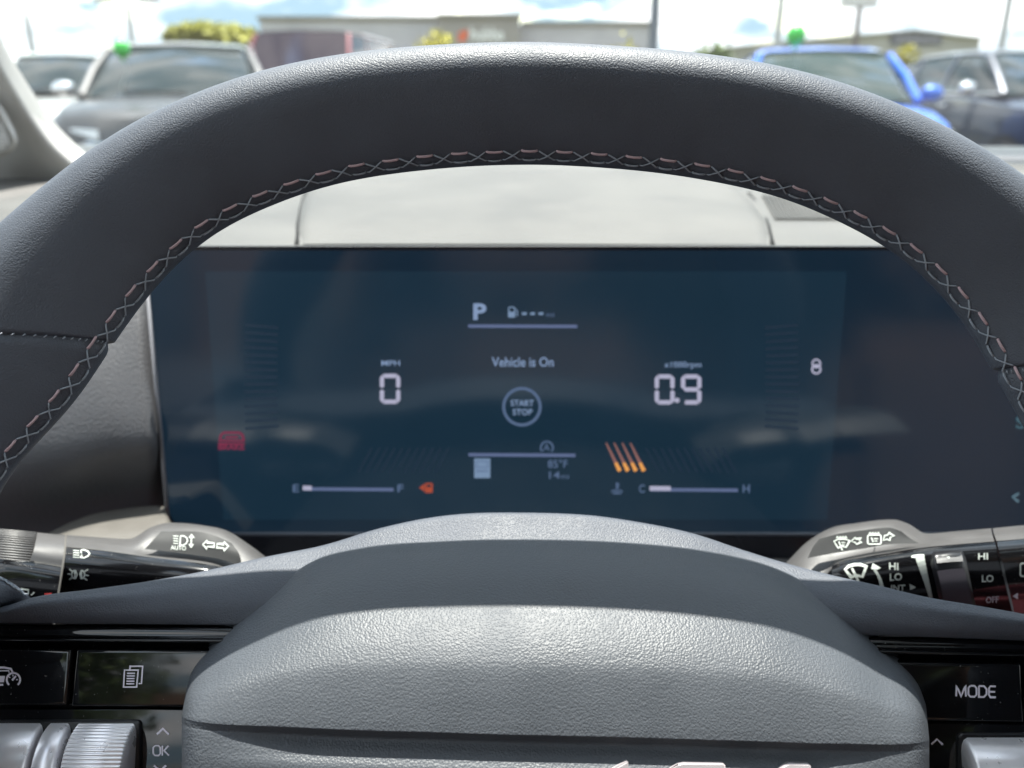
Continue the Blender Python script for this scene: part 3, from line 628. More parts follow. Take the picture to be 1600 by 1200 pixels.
def seat(x, lab):
    t = thing('seat', lab, 'seat', (x, -.5, .34), 'front seats')
    bevbox('cushion', (x-.26, x+.26, -.55, -.02, .42, .62), M['seatred'], t, .05, 4)
    bevbox('backrest', (x-.25, x+.25, -.72, -.56, .60, 1.16), M['seat'], t, .06, 4)
    bevbox('headrest', (x-.13, x+.13, -.74, -.63, 1.20, 1.40), M['seat'], t, .04, 4)
    obj('headrest_post', *tube([(x-.06, -.68, 1.15), (x-.06, -.68, 1.22)], .006, 6), M['chrome'], t); obj('headrest_post', *tube([(x+.06, -.68, 1.15), (x+.06, -.68, 1.22)], .006, 6), M['chrome'], t)
seat(.0, 'driver seat with cushion and back coloured red and brown for reflections, behind the steering wheel'); seat(.76, 'passenger seat with cushion and back coloured red and brown for reflections')
tg = thing('tailgate', 'dark rear tailgate with a small tinted window behind the rear bench', 'tailgate', (xc, -2.25, .35))
bevbox('panel', (xc-.72, xc+.72, -2.3, -2.22, .35, 1.18), M['black'], tg, .02)
bevbox('top_panel', (xc-.66, xc+.66, -2.24, -2.14, 1.42, 1.60), M['black'], tg, .02)
for sx_ in (-1, 1): bevbox('side_panel', (xc+sx_*.56-.14, xc+sx_*.56+.14, -2.28, -2.18, 1.185, 1.415), M['black'], tg, .02)
bevbox('window', (xc-.415, xc+.415, -2.25, -2.24, 1.185, 1.415), glass_mat('tinted_glass', (.16, .18, .18), 1.0), tg, 0)
tt = thing('rear_bench', 'brown rear bench seat across the cabin', 'seat', (xc, -1.7, .34))
bevbox('cushion', (xc-.62, xc+.62, -1.75, -1.2, .42, .60), M['seat'], tt, .05, 3); bevbox('backrest', (xc-.62, xc+.62, -2.0, -1.78, .55, 1.15), M['seat'], tt, .05, 3)

# ---- left pillar
pl = thing('windshield_pillar', 'pale grey windshield pillar trim with a small speaker grille at far left', 'pillar', P(20, 250, .62))
patch('trim', [
  [(-40, -80, .575), (4, 62, .615), (46, 136, .65), (96, 204, .685), (160, 262, .71)],
  [(-46, -80, .555), (-3, 68, .600), (38, 144, .635), (86, 213, .668), (143, 266, .69)],
  [(-60, -80, .545), (-16, 78, .588), (25, 152, .62), (74, 224, .655), (128, 274, .68)],
  [(-78, -80, .548), (-32, 88, .594), (8, 163, .626), (56, 238, .66), (106, 288, .685)],
  [(-140, -80, .57), (-100, 110, .615), (-60, 190, .645), (-10, 270, .675), (58, 303, .70)],
  [(-320, -80, .55), (-280, 130, .58), (-200, 230, .62), (-110, 335, .655), (30, 330, .70)],
 ], M['pillar'], pl, P, nc=40, sub=8)
sp_ring = patch('speaker_frame', [[(-120, 150, .598), (-60, 140, .608), (0, 163, .618), (16, 190, .624), (27, 222, .630), (20, 236, .634), (0, 245, .634), (-60, 262, .634)],
  [(-118, 156, .594), (-60, 147, .603), (-4, 168, .612), (10, 194, .618), (21, 221, .624), (15, 231, .628), (-2, 239, .628), (-60, 256, .628)],
  [(-116, 162, .598), (-60, 154, .608), (-7, 172, .616), (5, 197, .622), (15, 220, .628), (11, 227, .631), (-4, 234, .632), (-60, 250, .632)]], M['pillar'], pl, P, nc=40, sub=4)
for k in range(11):
    y = 170 + k * 6.0; x1 = np.interp(y, [168, 195, 222, 230], [-6, 5, 15, 8])
    obj('grille_rib', *tube([P(-60, y+3, .608), P(-25, y+1, .612), P(x1, y, .618)], .0011, 6), M['pillar'], pl)

# ---- dashboard
da = thing('dashboard', 'dark grained dashboard top glaring in sunlight above the display', 'dashboard', P(900, 340, .6))
def drow(py, d, edge=0): return [(-700, py+30, d*.86), (-300, py+8, d*.93), (0, py+0, d*.98), (300, py, d), (800, py, d), (1300, py+1, d), (1700, py+3, d), (2400, py+8, d)]
patch('top_panel', [drow(397, .412), drow(386.5, .404), drow(377, .412), drow(350, .462), drow(318, .545), drow(292, .640), drow(270, .735), drow(262, .772)], M['dash'], da, P, nc=60, sub=5)
# the driver's hood bulge
patch('hood_panel', [
  [(466, 384, .408), (470, 381.5, .405), (560, 381, .404), (830, 381, .404), (1100, 382, .404), (1203, 382.5, .405), (1208, 385, .408)],
  [(468, 350, .455), (472, 345, .449), (560, 341, .448), (830, 338, .448), (1100, 341, .448), (1190, 345, .449), (1196, 350, .455)],
  [(472, 318, .53), (477, 312, .523), (560, 306, .518), (830, 300, .516), (1100, 303, .518), (1166, 310, .523), (1174, 317, .53)],
  [(490, 285, .64), (494, 280, .630), (570, 272, .625), (830, 266, .62), (1080, 268, .625), (1130, 278, .630), (1136, 284, .64)],
  [(505, 265, .74), (509, 261, .735), (580, 252, .73), (830, 248, .73), (1060, 249, .73), (1100, 259, .735), (1106, 264, .74)]], M['dash'], da, P, nc=60, sub=6)
# groove lines beside the bulge
for pts in ([(464, 380), (466, 350), (470, 322), (478, 298)], [(1207, 380), (1201, 352), (1190, 325), (1170, 300)]):
    obj('seam', *tube([P(x, y+3, d) for (x, y), d in zip(pts, (.4065, .458, .532, .60))], .0014, 6), M['groove'], da)
# defroster grille ribs right of the bulge
for k in range(26):
    x0 = 1192 + k * 6.4
    y0 = 300 + k * .2
    a = P(x0, 300 + .45*k, .59); b = P(x0 + 22, 343, .475)
    obj('grille_rib', *tube([a, b], .00075, 5, False), M['dash'], da)
# rear ledge strips below the windshield
patch('defroster_strip', [drow(262.5, .771), drow(256, .776), drow(251, .80)], M['dash'], da, P, nc=40, sub=3)
patch('black_gap', [drow(253, .785), drow(249, .80), drow(247, .815)], M['black'], da, P, nc=40, sub=3)
patch('rear_strip', [drow(249, .80), drow(245, .803), drow(240, .83), drow(238, .85)], M['dashlow'], da, P, nc=40, sub=3)
patch('windshield_frit', [drow(241, .83), drow(236, .845), drow(229, .90), drow(226, .95)], M['black'], da, P, nc=40, sub=3)
# left end of the dash, curving under
patch('left_cushion', [
  [(-500, 300, .46), (-200, 325, .44), (0, 345, .43), (120, 372, .425), (190, 392, .422), (228, 396, .422), (238, 398, .435)],
  [(-500, 400, .44), (-200, 405, .415), (0, 410, .405), (120, 418, .402), (190, 425, .402), (230, 430, .403), (240, 432, .420)],
  [(-500, 520, .42), (-200, 500, .395), (0, 490, .390), (120, 492, .388), (190, 495, .391), (231, 497, .393), (242, 498, .412)],
  [(-500, 640, .41), (-200, 620, .385), (0, 600, .379), (120, 600, .378), (190, 602, .382), (239, 604, .386), (250, 605, .408)],
  [(-500, 730, .41), (-200, 715, .384), (0, 700, .377), (120, 688, .376), (190, 682, .379), (245, 681, .383), (256, 680, .405)],
  [(-500, 790, .42), (-200, 775, .395), (0, 765, .386), (120, 745, .385), (190, 730, .388), (247, 724, .392), (259, 722, .41)],
  [(-500, 850, .46), (-200, 840, .43), (0, 830, .415), (120, 800, .41), (190, 785, .41), (250, 779, .412), (262, 778, .42)],
  [(-500, 900, .49), (-200, 900, .46), (0, 890, .44), (120, 860, .43), (190, 840, .43), (252, 832, .43), (266, 830, .43)]], M['dashlow'], da, P, nc=50, sub=6)
# lower dash behind the wheel
patch('knee_panel', [
  [(-900, 880, .44), (0, 872, .43), (500, 872, .425), (1100, 872, .425), (1700, 880, .43), (2600, 900, .44)],
  [(-900, 960, .42), (0, 930, .41), (500, 930, .405), (1100, 930, .405), (1700, 940, .41), (2600, 960, .42)],
  [(-900, 1300, .44), (0, 1300, .43), (500, 1300, .42), (1100, 1300, .42), (1700, 1300, .43), (2600, 1300, .44)],
  [(-900, 1900, .52), (0, 1900, .52), (500, 1900, .52), (1100, 1900, .52), (1700, 1900, .52), (2600, 1900, .52)]], M['dashlow'], da, P, nc=40, sub=4)
# sunlit ledge left of the column
lg = thing('column_ledge', 'beige sunlit ledge behind the left stalk below the display corner', 'ledge', P(170, 830, .36))
patch('top', [
  [(60, 842, .392), (90, 826, .395), (140, 805, .398), (190, 795, .40), (240, 790.5, .40), (254, 791, .398), (259, 795, .396), (262, 808, .39)],
  [(55, 846, .388), (88, 831, .390), (140, 812, .392), (190, 803, .393), (240, 799, .392), (254, 799, .390), (261, 803, .388), (264, 812, .385)],
  [(50, 870, .36), (88, 860, .36), (140, 848, .36), (190, 842, .36), (240, 838, .36), (260, 830, .365), (268, 825, .37), (272, 822, .375)],
  [(40, 960, .355), (88, 960, .352), (140, 960, .352), (190, 960, .352), (240, 950, .352), (280, 940, .355), (300, 930, .36), (310, 920, .37)]], M['ledge'], lg, P, nc=40, sub=5)
# column shroud
cs = thing('column_shroud', 'dark plastic shroud of the steering column behind the wheel hub', 'column shroud', P(860, 900, .33))
patch('shell', [
  [(380, 905, .40), (600, 880, .40), (860, 875, .40), (1100, 880, .40), (1290, 905, .40)],
  [(370, 930, .36), (600, 893, .355), (860, 886, .35), (1100, 893, .355), (1300, 930, .36)],
  [(360, 1000, .31), (600, 930, .305), (860, 920, .30), (1100, 930, .305), (1310, 1000, .31)],
  [(360, 1400, .31), (600, 1450, .305), (860, 1450, .30), (1100, 1450, .305), (1310, 1400, .31)]], M['black'], cs, P, nc=40, sub=4)

# =================================================================== INSTRUMENT DISPLAY
ic = thing('instrument_display', 'wide dark blue instrument display behind the steering wheel', 'display', Dp(817, 610, -10))
def quad_edge(x, y):   # display outline follows real verticals of its own plane
    c = Dp(817, 388); return x
ph = on_plane(CO, CN, 817, 390)
# corners given on the picture's top line; the lower ones follow the plane's own up direction
CU = np.array([0, math.sin(CA), math.cos(CA)])
def dpt(x, s, o=0.0):   # x: px on the top line, s: metres down
    p = Dp(x, 389.5, 0.0) - CU * s + CN * o * 1e-3; return p
def height(py): 
    return float(np.dot(Dp(817, 389.5) - Dp(817, py), CU))
def dslab(name, x0, x1, s0, s1, oT, oB, m, r=.006, bev=.0012, seg=3):
    a = dpt(x0, s0); b = dpt(x1, s0); W_ = b[0] - a[0]; H_ = s1 - s0
    pts = [(px, py) for px, py in rrect(0, 0, W_, H_, r, 5)]
    bm = bmesh.new(); top = [bm.verts.new(a + np.array([px, 0, 0]) - CU*py + CN*oT*1e-3) for px, py in pts]
    bot = [bm.verts.new(a + np.array([px, 0, 0]) - CU*py + CN*oB*1e-3) for px, py in pts]; n = len(top)
    f = bm.faces.new(top); bm.faces.new(bot[::-1])
    for i in range(n): bm.faces.new((top[i], bot[i], bot[(i+1) % n], top[(i+1) % n]))
    if bev: bmesh.ops.bevel(bm, geom=list(f.edges), offset=bev, segments=seg, affect='EDGES')
    return bmobj(name, bm, m, ic)
gl_m = mat('display_glass', (.006, .010, .020), .11, spec=.7, emit=lin((24, 46, 62)), es=.58 / 2 ** EXPO, vary=(30, .15))  # even blue glow put in for the veil and reflections on the glass
sc_m = mat('lit_screen', (.007, .014, .024), .13, spec=.7, emit=lin((28, 53, 70)), es=.62 / 2 ** EXPO, vary=(30, .15))
dslab('housing', 226, 2650, -.0012, height(868), -1.5, -16, M['bezel'], .009, .002)
dslab('glass', 229, 2640, .0006, height(832), 0, -1.4, gl_m, .009)
dslab('lower_lip', 240, 2640, height(836), height(868), 2.5, -1.45, M['bezel'], .003, .0015)
dslab('screen', 318, 1326, height(424), height(812), .12, .01, sc_m, .001, 0)
obj('edge_strip', *tube([dpt(231, height(834), .2), dpt(900, height(834), .2), dpt(2640, height(834), .2)], .0009, 6), mat('edge_satin', (.10, .11, .13), .3), ic)
obj('edge_strip', *tube([dpt(226, .02, .3), dpt(226, .08, .3), dpt(226, height(815), .3)], .0010, 6), mat('edge_grey', (.20, .20, .22), .35), ic)
DM = lambda px, py: Dp(px, py, .35)
G = dict(w=glow('glow_white', (172, 172, 196)), p=glow('glow_pale', (128, 150, 184)), g=glow('glow_dim', (84, 104, 136)), l=glow('glow_line', (92, 106, 142)),
         r=glow('glow_red', (124, 32, 66)), o=glow('glow_orange', (165, 72, 50)), a=glow('glow_amber', (232, 160, 84)), b=glow('glow_brown', (138, 96, 92)), bl=glow('glow_block', (118, 142, 172)), t=glow('glow_tick', (23, 46, 67), .8),
         gr=glow('glow_green', (60, 92, 104)), ar=glow('glow_arrow', (92, 120, 134)))
def digit(name, x0, y0, w_, h_, segs, m, th=6.6):
    x1, y1, ym = x0+w_, y0+h_, y0+h_/2; c = 5.0; g = 1.6; t2 = th
    S = {'a': [(x0+c+1, y0), (x1-c-1, y0), (x1-t2, y0+t2), (x0+t2, y0+t2)],
         'd': [(x0+c+1, y1), (x1-c-1, y1), (x1-t2, y1-t2), (x0+t2, y1-t2)],
         'f': [(x0, y0+c+1), (x0+c, y0+.5), (x0+t2, y0+t2+.6), (x0+t2, ym-g-1.5), (x0+t2/2, ym-g+.5), (x0, ym-g-1.5)],
         'e': [(x0, y1-c-1), (x0+c, y1-.5), (x0+t2, y1-t2-.6), (x0+t2, ym+g+1.5), (x0+t2/2, ym+g-.5), (x0, ym+g+1.5)],
         'b': [(x1, y0+c+1), (x1-c, y0+.5), (x1-t2, y0+t2+.6), (x1-t2, ym-g-1.5), (x1-t2/2, ym-g+.5), (x1, ym-g-1.5)],
         'c': [(x1, y1-c-1), (x1-c, y1-.5), (x1-t2, y1-t2-.6), (x1-t2, ym+g+1.5), (x1-t2/2, ym+g-.5), (x1, ym+g+1.5)],
         'g': [(x0+t2*.6, ym-t2/2+2), (x0+t2, ym-t2/2), (x1-t2, ym-t2/2), (x1-t2*.6, ym), (x1-t2, ym+t2/2), (x0+t2, ym+t2/2), (x0+t2*.6, ym)]}
    mark(name, [('f', S[k]) for k in segs], DM, m, ic)
digit('speed_digit', 593.5, 584, 32, 47, 'abcdef', G['w'])
digit('rev_digit', 1023, 585, 31, 47, 'abcdef', G['w']); digit('rev_digit', 1064, 585, 32, 47, 'abcdfg', G['w'])
mark('decimal_point', [('f', circ(1058, 625.5, 4, 12))], DM, G['w'], ic)
mark('unit_text', [text('MPH', 596, 563, 625, 571.5, bold=.01)], DM, G['p'], ic)
mark('unit_text', [text('x1000rpm', 1038, 565, 1096, 577, bold=.005)], DM, G['p'], ic)
mark('gear_letter', [text('P', 739.5, 474, 760, 500, bold=.035)], DM, G['p'], ic)
mark('fuel_icon', [('l', rrect(795, 480, 804, 489, 1.5), 1.8, True), ('f', [(794, 487), (805, 487), (805, 496), (794, 496)]), ('l', [(806, 483), (808.5, 487), (808, 494)], 1.6)], DM, G['bl'], ic)
mark('range_dashes', [('l', [(x, 490), (x+7.5, 490)], 4) for x in (815.5, 828.5, 841.5)], DM, G['bl'], ic)
mark('unit_text', [text('mi', 854, 488, 866, 495)], DM, G['g'], ic)
mark('divider_line', [('l', [(731.5, 509.5), (902, 510)], 5)], DM, G['l'], ic)
mark('divider_line', [('l', [(732, 710.5), (899, 711.5)], 5)], DM, G['l'], ic)
mark('message_text', [text('Vehicle is On', 768.5, 558, 865, 573, bold=.012)], DM, G['p'], ic)
mark('button_ring', [('l', circ(815.5, 635.5, 28.5, 48), 4.4, True)], DM, G['g'], ic)
mark('button_text', [text('START', 798, 625, 834, 634.5, bold=.015)], DM, G['p'], ic)
mark('button_text', [text('STOP', 801, 639, 832, 648.5, bold=.015)], DM, G['p'], ic)
mark('auto_stop_icon', [('l', circ(854.5, 699.5, 9.5, 20, -220, 40), 2.4), text('A', 849, 694, 859, 704, bold=.01)], DM, G['g'], ic)
mark('trip_icon', [('f', [(741, 716.5), (766, 716.5), (766, 747), (741, 747)])], DM, G['bl'], ic)
mark('trip_icon_lines', [('l', [(744.5, 721), (762, 721), (762, 730), (744.5, 730)], 1.6, True), ('l', [(744, 736), (763, 736)], 2.0)], lambda x, y: Dp(x, y, .45), G['g'], ic)
mark('trip_text', [text('85\u00b0F', 856, 718, 887, 731, bold=.01), text('14', 858, 736.5, 875, 748, bold=.01), text('mi', 877, 741, 889, 748)], DM, G['g'], ic)
mark('warning_light', [('l', [(343, 690), (345, 680), (350, 676), (362, 676), (374, 676), (379, 680), (381, 690)], 3.4), ('l', [(343, 688), (381, 689)], 3), ('l', [(352, 683), (372, 683)], 3), ('l', [(341, 693), (382, 694)], 2.6), text('BRAKE', 341, 694, 382, 703, bold=.03)], DM, G['r'], ic)
mark('gauge_letter', [text('E', 457.5, 757, 467, 769, bold=.02)], DM, G['g'], ic); mark('gauge_letter', [text('F', 621, 757, 630.5, 769, bold=.02)], DM, G['g'], ic)
mark('gauge_letter', [text('C', 998.5, 757, 1007.5, 770, bold=.02)], DM, G['g'], ic); mark('gauge_letter', [text('H', 1160.5, 757, 1171.5, 770, bold=.02)], DM, G['g'], ic)
mark('fuel_gauge', [('l', [(474, 764), (615, 765)], 5)], DM, G['l'], ic); mark('fuel_level', [('l', [(473, 762.5), (487, 762.7)], 7)], lambda x, y: Dp(x, y, .45), G['w'], ic)
mark('heat_gauge', [('l', [(1016, 765), (1153, 766)], 5)], DM, G['l'], ic); mark('heat_level', [('l', [(1015, 763), (1048, 763.3)], 7)], lambda x, y: Dp(x, y, .45), G['w'], ic)
mark('low_fuel_icon', [('f', [(655, 762), (663, 756), (663, 768)]), ('l', rrect(665, 756, 675, 763, 1), 2.6, True), ('f', [(664, 761), (676, 761), (676, 770), (664, 770)])], DM, G['o'], ic)
mark('coolant_icon', [('l', [(964, 754), (964, 765)], 3), ('l', [(964, 756), (968, 756)], 1.6), ('l', [(964, 760), (968, 760)], 1.6), ('l', [(955, 768), (959, 766), (964, 769), (968, 766), (973, 768)], 2), ('l', [(957, 771), (971, 771)], 2)], DM, G['g'], ic)
for k in range(4):
    x = 947 + 12.6 * k
    V, Fc = ribbon([(x, 692), (x + 21.5, 736)], [2.2, 6.2], step=6)
    mark('rev_bar', [('t', V, Fc)], DM, G['b'], ic)
    V, Fc = ribbon([(x + 15, 723), (x + 21.5, 736)], [4.6, 6.4], step=6); mark('rev_bar_tip', [('t', V, Fc)], lambda a, b: Dp(a, b, .45), G['a'], ic)
for side in (-1, 1):
    for k in range(15):
        y = 512 + k*11; xo = 22 * (1 - ((y-590)/110)**2 * .6)
        xa = (386 - xo*.2 + 0) if side < 0 else (1244 + xo*.2); xb = (xa + 52 + 0) if side < 0 else xa - 52
        mark('dial_tick', [('l', [(xa, y + 10*(y-590)/90 * .5), (xb, y)], 3.6)], DM, G['t'], ic)
    for k in range(11):
        x = (560 + 12*k) if side < 0 else (1030 + 12*k); dx = 21 if side > 0 else -21
        mark('dial_tick', [('l', [(x - dx*(.0), 738), (x - dx, 700)], 3.4)], DM, G['t'], ic)
mark('lens_icon', [('l', circ(1275.5, 568, 6.2, 16), 2.6, True), ('l', circ(1275.5, 577, 6.6, 16), 3, True), ('f', circ(1275.5, 573, 2.6, 8))], DM, G['w'], ic)
mark('climate_icon', [text('S', 1587, 650, 1602, 670, bold=.02)], DM, G['gr'], ic)
mark('climate_icon', [('l', [(1592, 771), (1582, 777), (1592, 784)], 3.4)], DM, G['ar'], ic)
# =================================================================== STALKS
def stalk_mark(n, shapes, srf, m, t): return mark(n, shapes, srf, m, t)
ls = thing('light_stalk', 'grey light switch stalk with headlamp symbols left of the wheel hub', 'control stalk', P(200, 880, .31))
def SP(px, py, d): return P(px, py, d)
patch('lever', [
  [(103, 846, .322), (160, 850, .322), (205, 852, .322), (240, 835, .326), (262, 824, .328), (315, 827, .328), (354, 836, .327), (388, 858, .325), (430, 885, .324)],
  [(104, 836, .312), (160, 840, .312), (202, 842, .312), (236, 824, .317), (262, 817, .320), (315, 820.5, .320), (354, 829, .319), (388, 850, .317), (428, 880, .315)],
  [(103.5, 843, .303), (160, 847, .303), (204, 849, .303), (238, 833, .308), (260, 826, .312), (315, 829, .312), (350, 838, .311), (382, 857, .309), (424, 888, .307)],
  [(103, 850, .2985), (160, 855, .298), (208, 860, .298), (225, 861, .2995), (256, 862, .301), (310, 868, .301), (345, 875, .301), (378, 888, .301), (415, 905, .301)],
  [(103, 854, .296), (160, 860, .2955), (210, 867, .2955), (235, 871, .2955), (262, 875, .2955), (315, 880.5, .2955), (345, 886, .297), (372, 898, .299), (400, 920, .301)]], M['stalk'], ls, P, nc=70, sub=6)
patch('gloss_face', [
  [(103.5, 854.5, .2962), (160, 860.5, .2957), (230, 870, .2955), (315, 881, .2957), (340, 885.5, .2965), (350, 892, .298)],
  [(102, 868, .2935), (160, 874, .293), (230, 882, .2925), (315, 892, .293), (338, 896, .2945), (350, 905, .297)],
  [(99, 888, .2925), (160, 894, .2920), (230, 902, .2915), (315, 912, .292), (338, 916, .2935), (350, 920, .296)],
  [(93, 925, .2945), (160, 932, .294), (230, 940, .2935), (315, 948, .294), (338, 952, .2955), (350, 955, .298)],
  [(88, 960, .301), (160, 968, .301), (230, 975, .300), (315, 980, .300), (338, 982, .302), (350, 985, .304)]], M['gloss'], ls, P, nc=50, sub=6)
patch('label_plate', [
  [(252, 830, .3030), (290, 830, .3035), (318, 832, .3035), (344, 840, .303), (362, 849, .302)],
  [(240, 843, .3000), (280, 846, .3003), (315, 849, .3003), (350, 856, .300), (374, 866, .300)],
  [(226, 858, .2975), (265, 862, .2978), (305, 867.5, .2980), (345, 874, .2980), (378, 885, .2985)]], M['stalkface'], ls, lambda a, b, d: P(a, b, d - .0006), nc=40, sub=5)
patch('turning_collar', [
  [(52, 843, .322), (80, 845, .322), (101, 846, .322)],
  [(58, 832, .311), (80, 834, .311), (102, 836, .311)],
  [(56, 845, .298), (78, 847, .298), (101, 849, .298)],
  [(52, 862, .2925), (75, 866, .2925), (98.5, 869, .2925)],
  [(46, 876, .2915), (70, 880, .2915), (96, 884.5, .2915)]], M['stalk'], ls, P, nc=16, sub=6)
patch('end_face', [
  [(-80, 868, .2925), (0, 874, .2918), (10, 874.5, .2917), (46, 878, .2916), (70, 881, .2917), (96, 886, .2917)],
  [(-90, 890, .2895), (-6, 892, .2895), (5, 890, .2895), (44, 892, .2895), (68, 896, .2895), (94, 900, .2895)],
  [(-95, 930, .289), (-10, 930, .289), (5, 930, .289), (40, 930, .289), (62, 934, .289), (88, 938, .289)],
  [(-95, 975, .295), (-12, 975, .295), (5, 975, .295), (36, 975, .295), (58, 978, .295), (82, 980, .295)]], M['gloss'], ls, P, nc=40, sub=6)
for k in range(14):       # ribs of the rotating end
    f = k / 13; y = 829 + 44 * math.sin(f * math.pi/2) ** 1.0; d = .311 - .0195 * math.sin(f*math.pi/2) ** .7
    y = np.interp(f, [0, .25, .5, .75, 1], [828, 836, 847, 860, 873]); d = np.interp(f, [0, .25, .5, .75, 1], [.312, .304, .298, .2938, .292])
    obj('grip_rib', *tube([P(-90, y-6, d), P(0, y, d), P(57 - 4*f, y + 5, d)], .00042, 5), M['stalk'], ls)
patch('grip_core', [
  [(-90, 834, .324), (0, 840, .324), (58, 843, .324)], [(-90, 823, .3135), (0, 829, .3135), (58, 833, .3135)], [(-90, 841, .2995), (0, 847, .2995), (56, 852, .2995)], [(-90, 868, .2925), (0, 875, .2925), (50, 879, .2925)]], M['black'], ls, P, nc=16, sub=6)
LP = surf(['label_plate', 'lever'], .0003); GF = surf('gloss_face', .00015); EF = surf('end_face', .00015)
def headlamp(x, y, s, k=1.0):   # small lamp symbol: rays on the left, D shape on the right
    return [('l', [(x, y - 5.4*s + 3.6*s*i), (x + 10*s, y - 5.4*s + 3.6*s*i + .6)], 1.2*k) for i in range(4)] + [('l', [(x+13*s, y-6*s), (x+18*s, y-6.5*s), (x+24*s, y-4*s), (x+27*s, y), (x+24*s, y+4*s), (x+18*s, y+6.5*s), (x+13*s, y+6*s)], 2.0*k, True)]
mark('headlamp_symbol', headlamp(114.5, 865.5, .95), GF, M['white'], ls)
mark('side_lamp_symbol', [('l', circ(117.5, 897.5, 5, 12, 90, 270, 6.5) , 2.2, True), ('l', [(118.5, 891), (121, 897.5), (118.5, 904)], 1.8)] +
     [('l', circ(127.5, 897.5, 5, 12, -90, 90, 6.5), 2.2, True), ('l', [(127.5, 891), (125, 897.5), (127.5, 904)], 1.8)] +
     [('l', [(106, 896.5), (111, 897)], 1.8), ('l', [(109, 889), (113, 892.5)], 1.8), ('l', [(108.5, 905.5), (113, 902)], 1.8), ('l', [(134, 898.5), (139, 899)], 1.8), ('l', [(133, 892.5), (138, 889.5)], 1.8), ('l', [(132, 903), (136.5, 906.5)], 1.8)], GF, M['white'], ls)
mark('rear_fog_symbol', [('l', [(32, 932), (33.5, 920), (45, 921.5), (44, 932)], 1.8), ('l', [(49, 930), (54, 925)], 1.8), ('l', [(38, 930), (43, 932)], 1.6)], EF, M['white'], ls)
mark('red_dash', [('l', [(70, 928), (81, 927.5)], 2.5)], EF, mat('red_print', (.6, .05, .05), .5), ls)
mark('auto_beam_symbol', [('l', [(271, 838+3.8*i), (279, 838.6+3.8*i)], 1.2) for i in range(4)] + [('l', [(282.5, 838), (287, 838), (292, 841), (293.5, 845.5), (291, 850), (286, 852.5), (281.5, 852)], 1.6, True), text('AUTO', 267, 852.5, 291, 859.5, slope=.04, bold=.015)], LP, M['white'], ls)
mark('beam_arrow', [('l', [(299.5, 840), (299, 852)], 1.8), ('f', [(299.5, 835), (304.5, 841), (295, 841)]), ('f', [(299, 857), (303.5, 850.5), (294.5, 850.5)])], LP, M['white'], ls)
mark('turn_arrow', [('l', [(317, 851.5), (324, 845), (324, 848.5), (335, 849.5), (335, 855), (324, 854.5), (324, 858)], 2.0, True)], LP, M['white'], ls)
mark('turn_arrow', [('l', [(357, 854.5), (350, 847.5), (349.5, 851), (339.5, 850.5), (339, 856), (349.5, 857), (349.5, 861)], 2.0, True)], LP, M['white'], ls)

rs = thing('wiper_stalk', 'grey wiper stalk with HI LO marks right of the wheel hub', 'control stalk', P(1450, 880, .31))
patch('lever', [
  [(1225, 888, .330), (1262, 858, .331), (1301, 832, .332), (1341, 825, .332), (1397, 820, .332), (1420, 826, .330), (1449, 842, .326), (1490, 840, .324), (1548, 836, .322)],
  [(1228, 880, .320), (1262, 846, .323), (1301, 824, .325), (1341, 817, .325), (1397, 812, .325), (1420, 819, .322), (1447, 833.5, .316), (1487, 830.5, .314), (1548.5, 825.5, .312)],
  [(1236, 886, .311), (1266, 856, .314), (1303, 834, .316), (1341, 827, .316), (1395, 821, .316), (1416, 828, .313), (1443, 842, .306), (1487, 838, .304), (1550, 833, .303)],
  [(1250, 900, .303), (1280, 885, .304), (1310, 876, .3045), (1350, 866, .3045), (1400, 857, .3035), (1420, 853, .302), (1443, 849.5, .3005), (1490, 845, .2995), (1552, 840, .299)],
  [(1270, 930, .300), (1290, 900, .300), (1308, 881, .2995), (1350, 870.5, .2985), (1400, 862, .2975), (1420, 858.5, .297), (1443, 855.5, .2965), (1490, 851, .296), (1554, 846, .2955)]], M['stalk'], rs, P, nc=70, sub=6)
patch('gloss_face', [
  [(1300, 884, .3000), (1312, 879.5, .2992), (1350, 871, .2987), (1400, 862.5, .2977), (1443, 856, .2967), (1490, 851.5, .2962), (1554.5, 846.5, .2957)],
  [(1300, 896, .297), (1316, 890, .2960), (1352, 882, .2955), (1402, 873, .2945), (1445, 867, .2935), (1492, 862, .293), (1557, 857, .2925)],
  [(1303, 915, .2965), (1320, 908, .2950), (1356, 901, .2943), (1406, 893, .2935), (1449, 887, .2925), (1497, 882, .292), (1562, 877, .2915)],
  [(1310, 950, .298), (1330, 942, .2965), (1366, 938, .2955), (1415, 932, .295), (1458, 926, .294), (1508, 922, .2935), (1572, 917, .293)],
  [(1320, 990, .304), (1340, 985, .3035), (1376, 980, .303), (1425, 975, .302), (1470, 972, .3015), (1520, 968, .301), (1583, 962, .300)]], M['gloss'], rs, P, nc=60, sub=6)
patch('label_plate', [
  [(1280, 842, .3045), (1310, 834, .3045), (1345, 829, .3040), (1390, 824.5, .3030), (1408, 830, .3015)],
  [(1270, 855, .3032), (1305, 849, .3030), (1345, 843, .3025), (1390, 838, .3013), (1422, 841, .3000)],
  [(1262, 872, .3015), (1300, 865, .3013), (1345, 858, .3008), (1395, 850, .2995), (1436, 849, .2985)]], M['stalkface'], rs, lambda a, b, d: P(a, b, d), nc=40, sub=5)
patch('turning_collar', [
  [(1551, 836, .322), (1600, 832, .322), (1700, 826, .322)], [(1551, 825.5, .311), (1600, 820.5, .311), (1700, 812, .311)],
  [(1553, 834, .3015), (1600, 829, .3015), (1700, 821, .3015)], [(1557, 845.5, .2948), (1600, 842, .2948), (1700, 835, .2948)]], M['stalk'], rs, P, nc=20, sub=6)
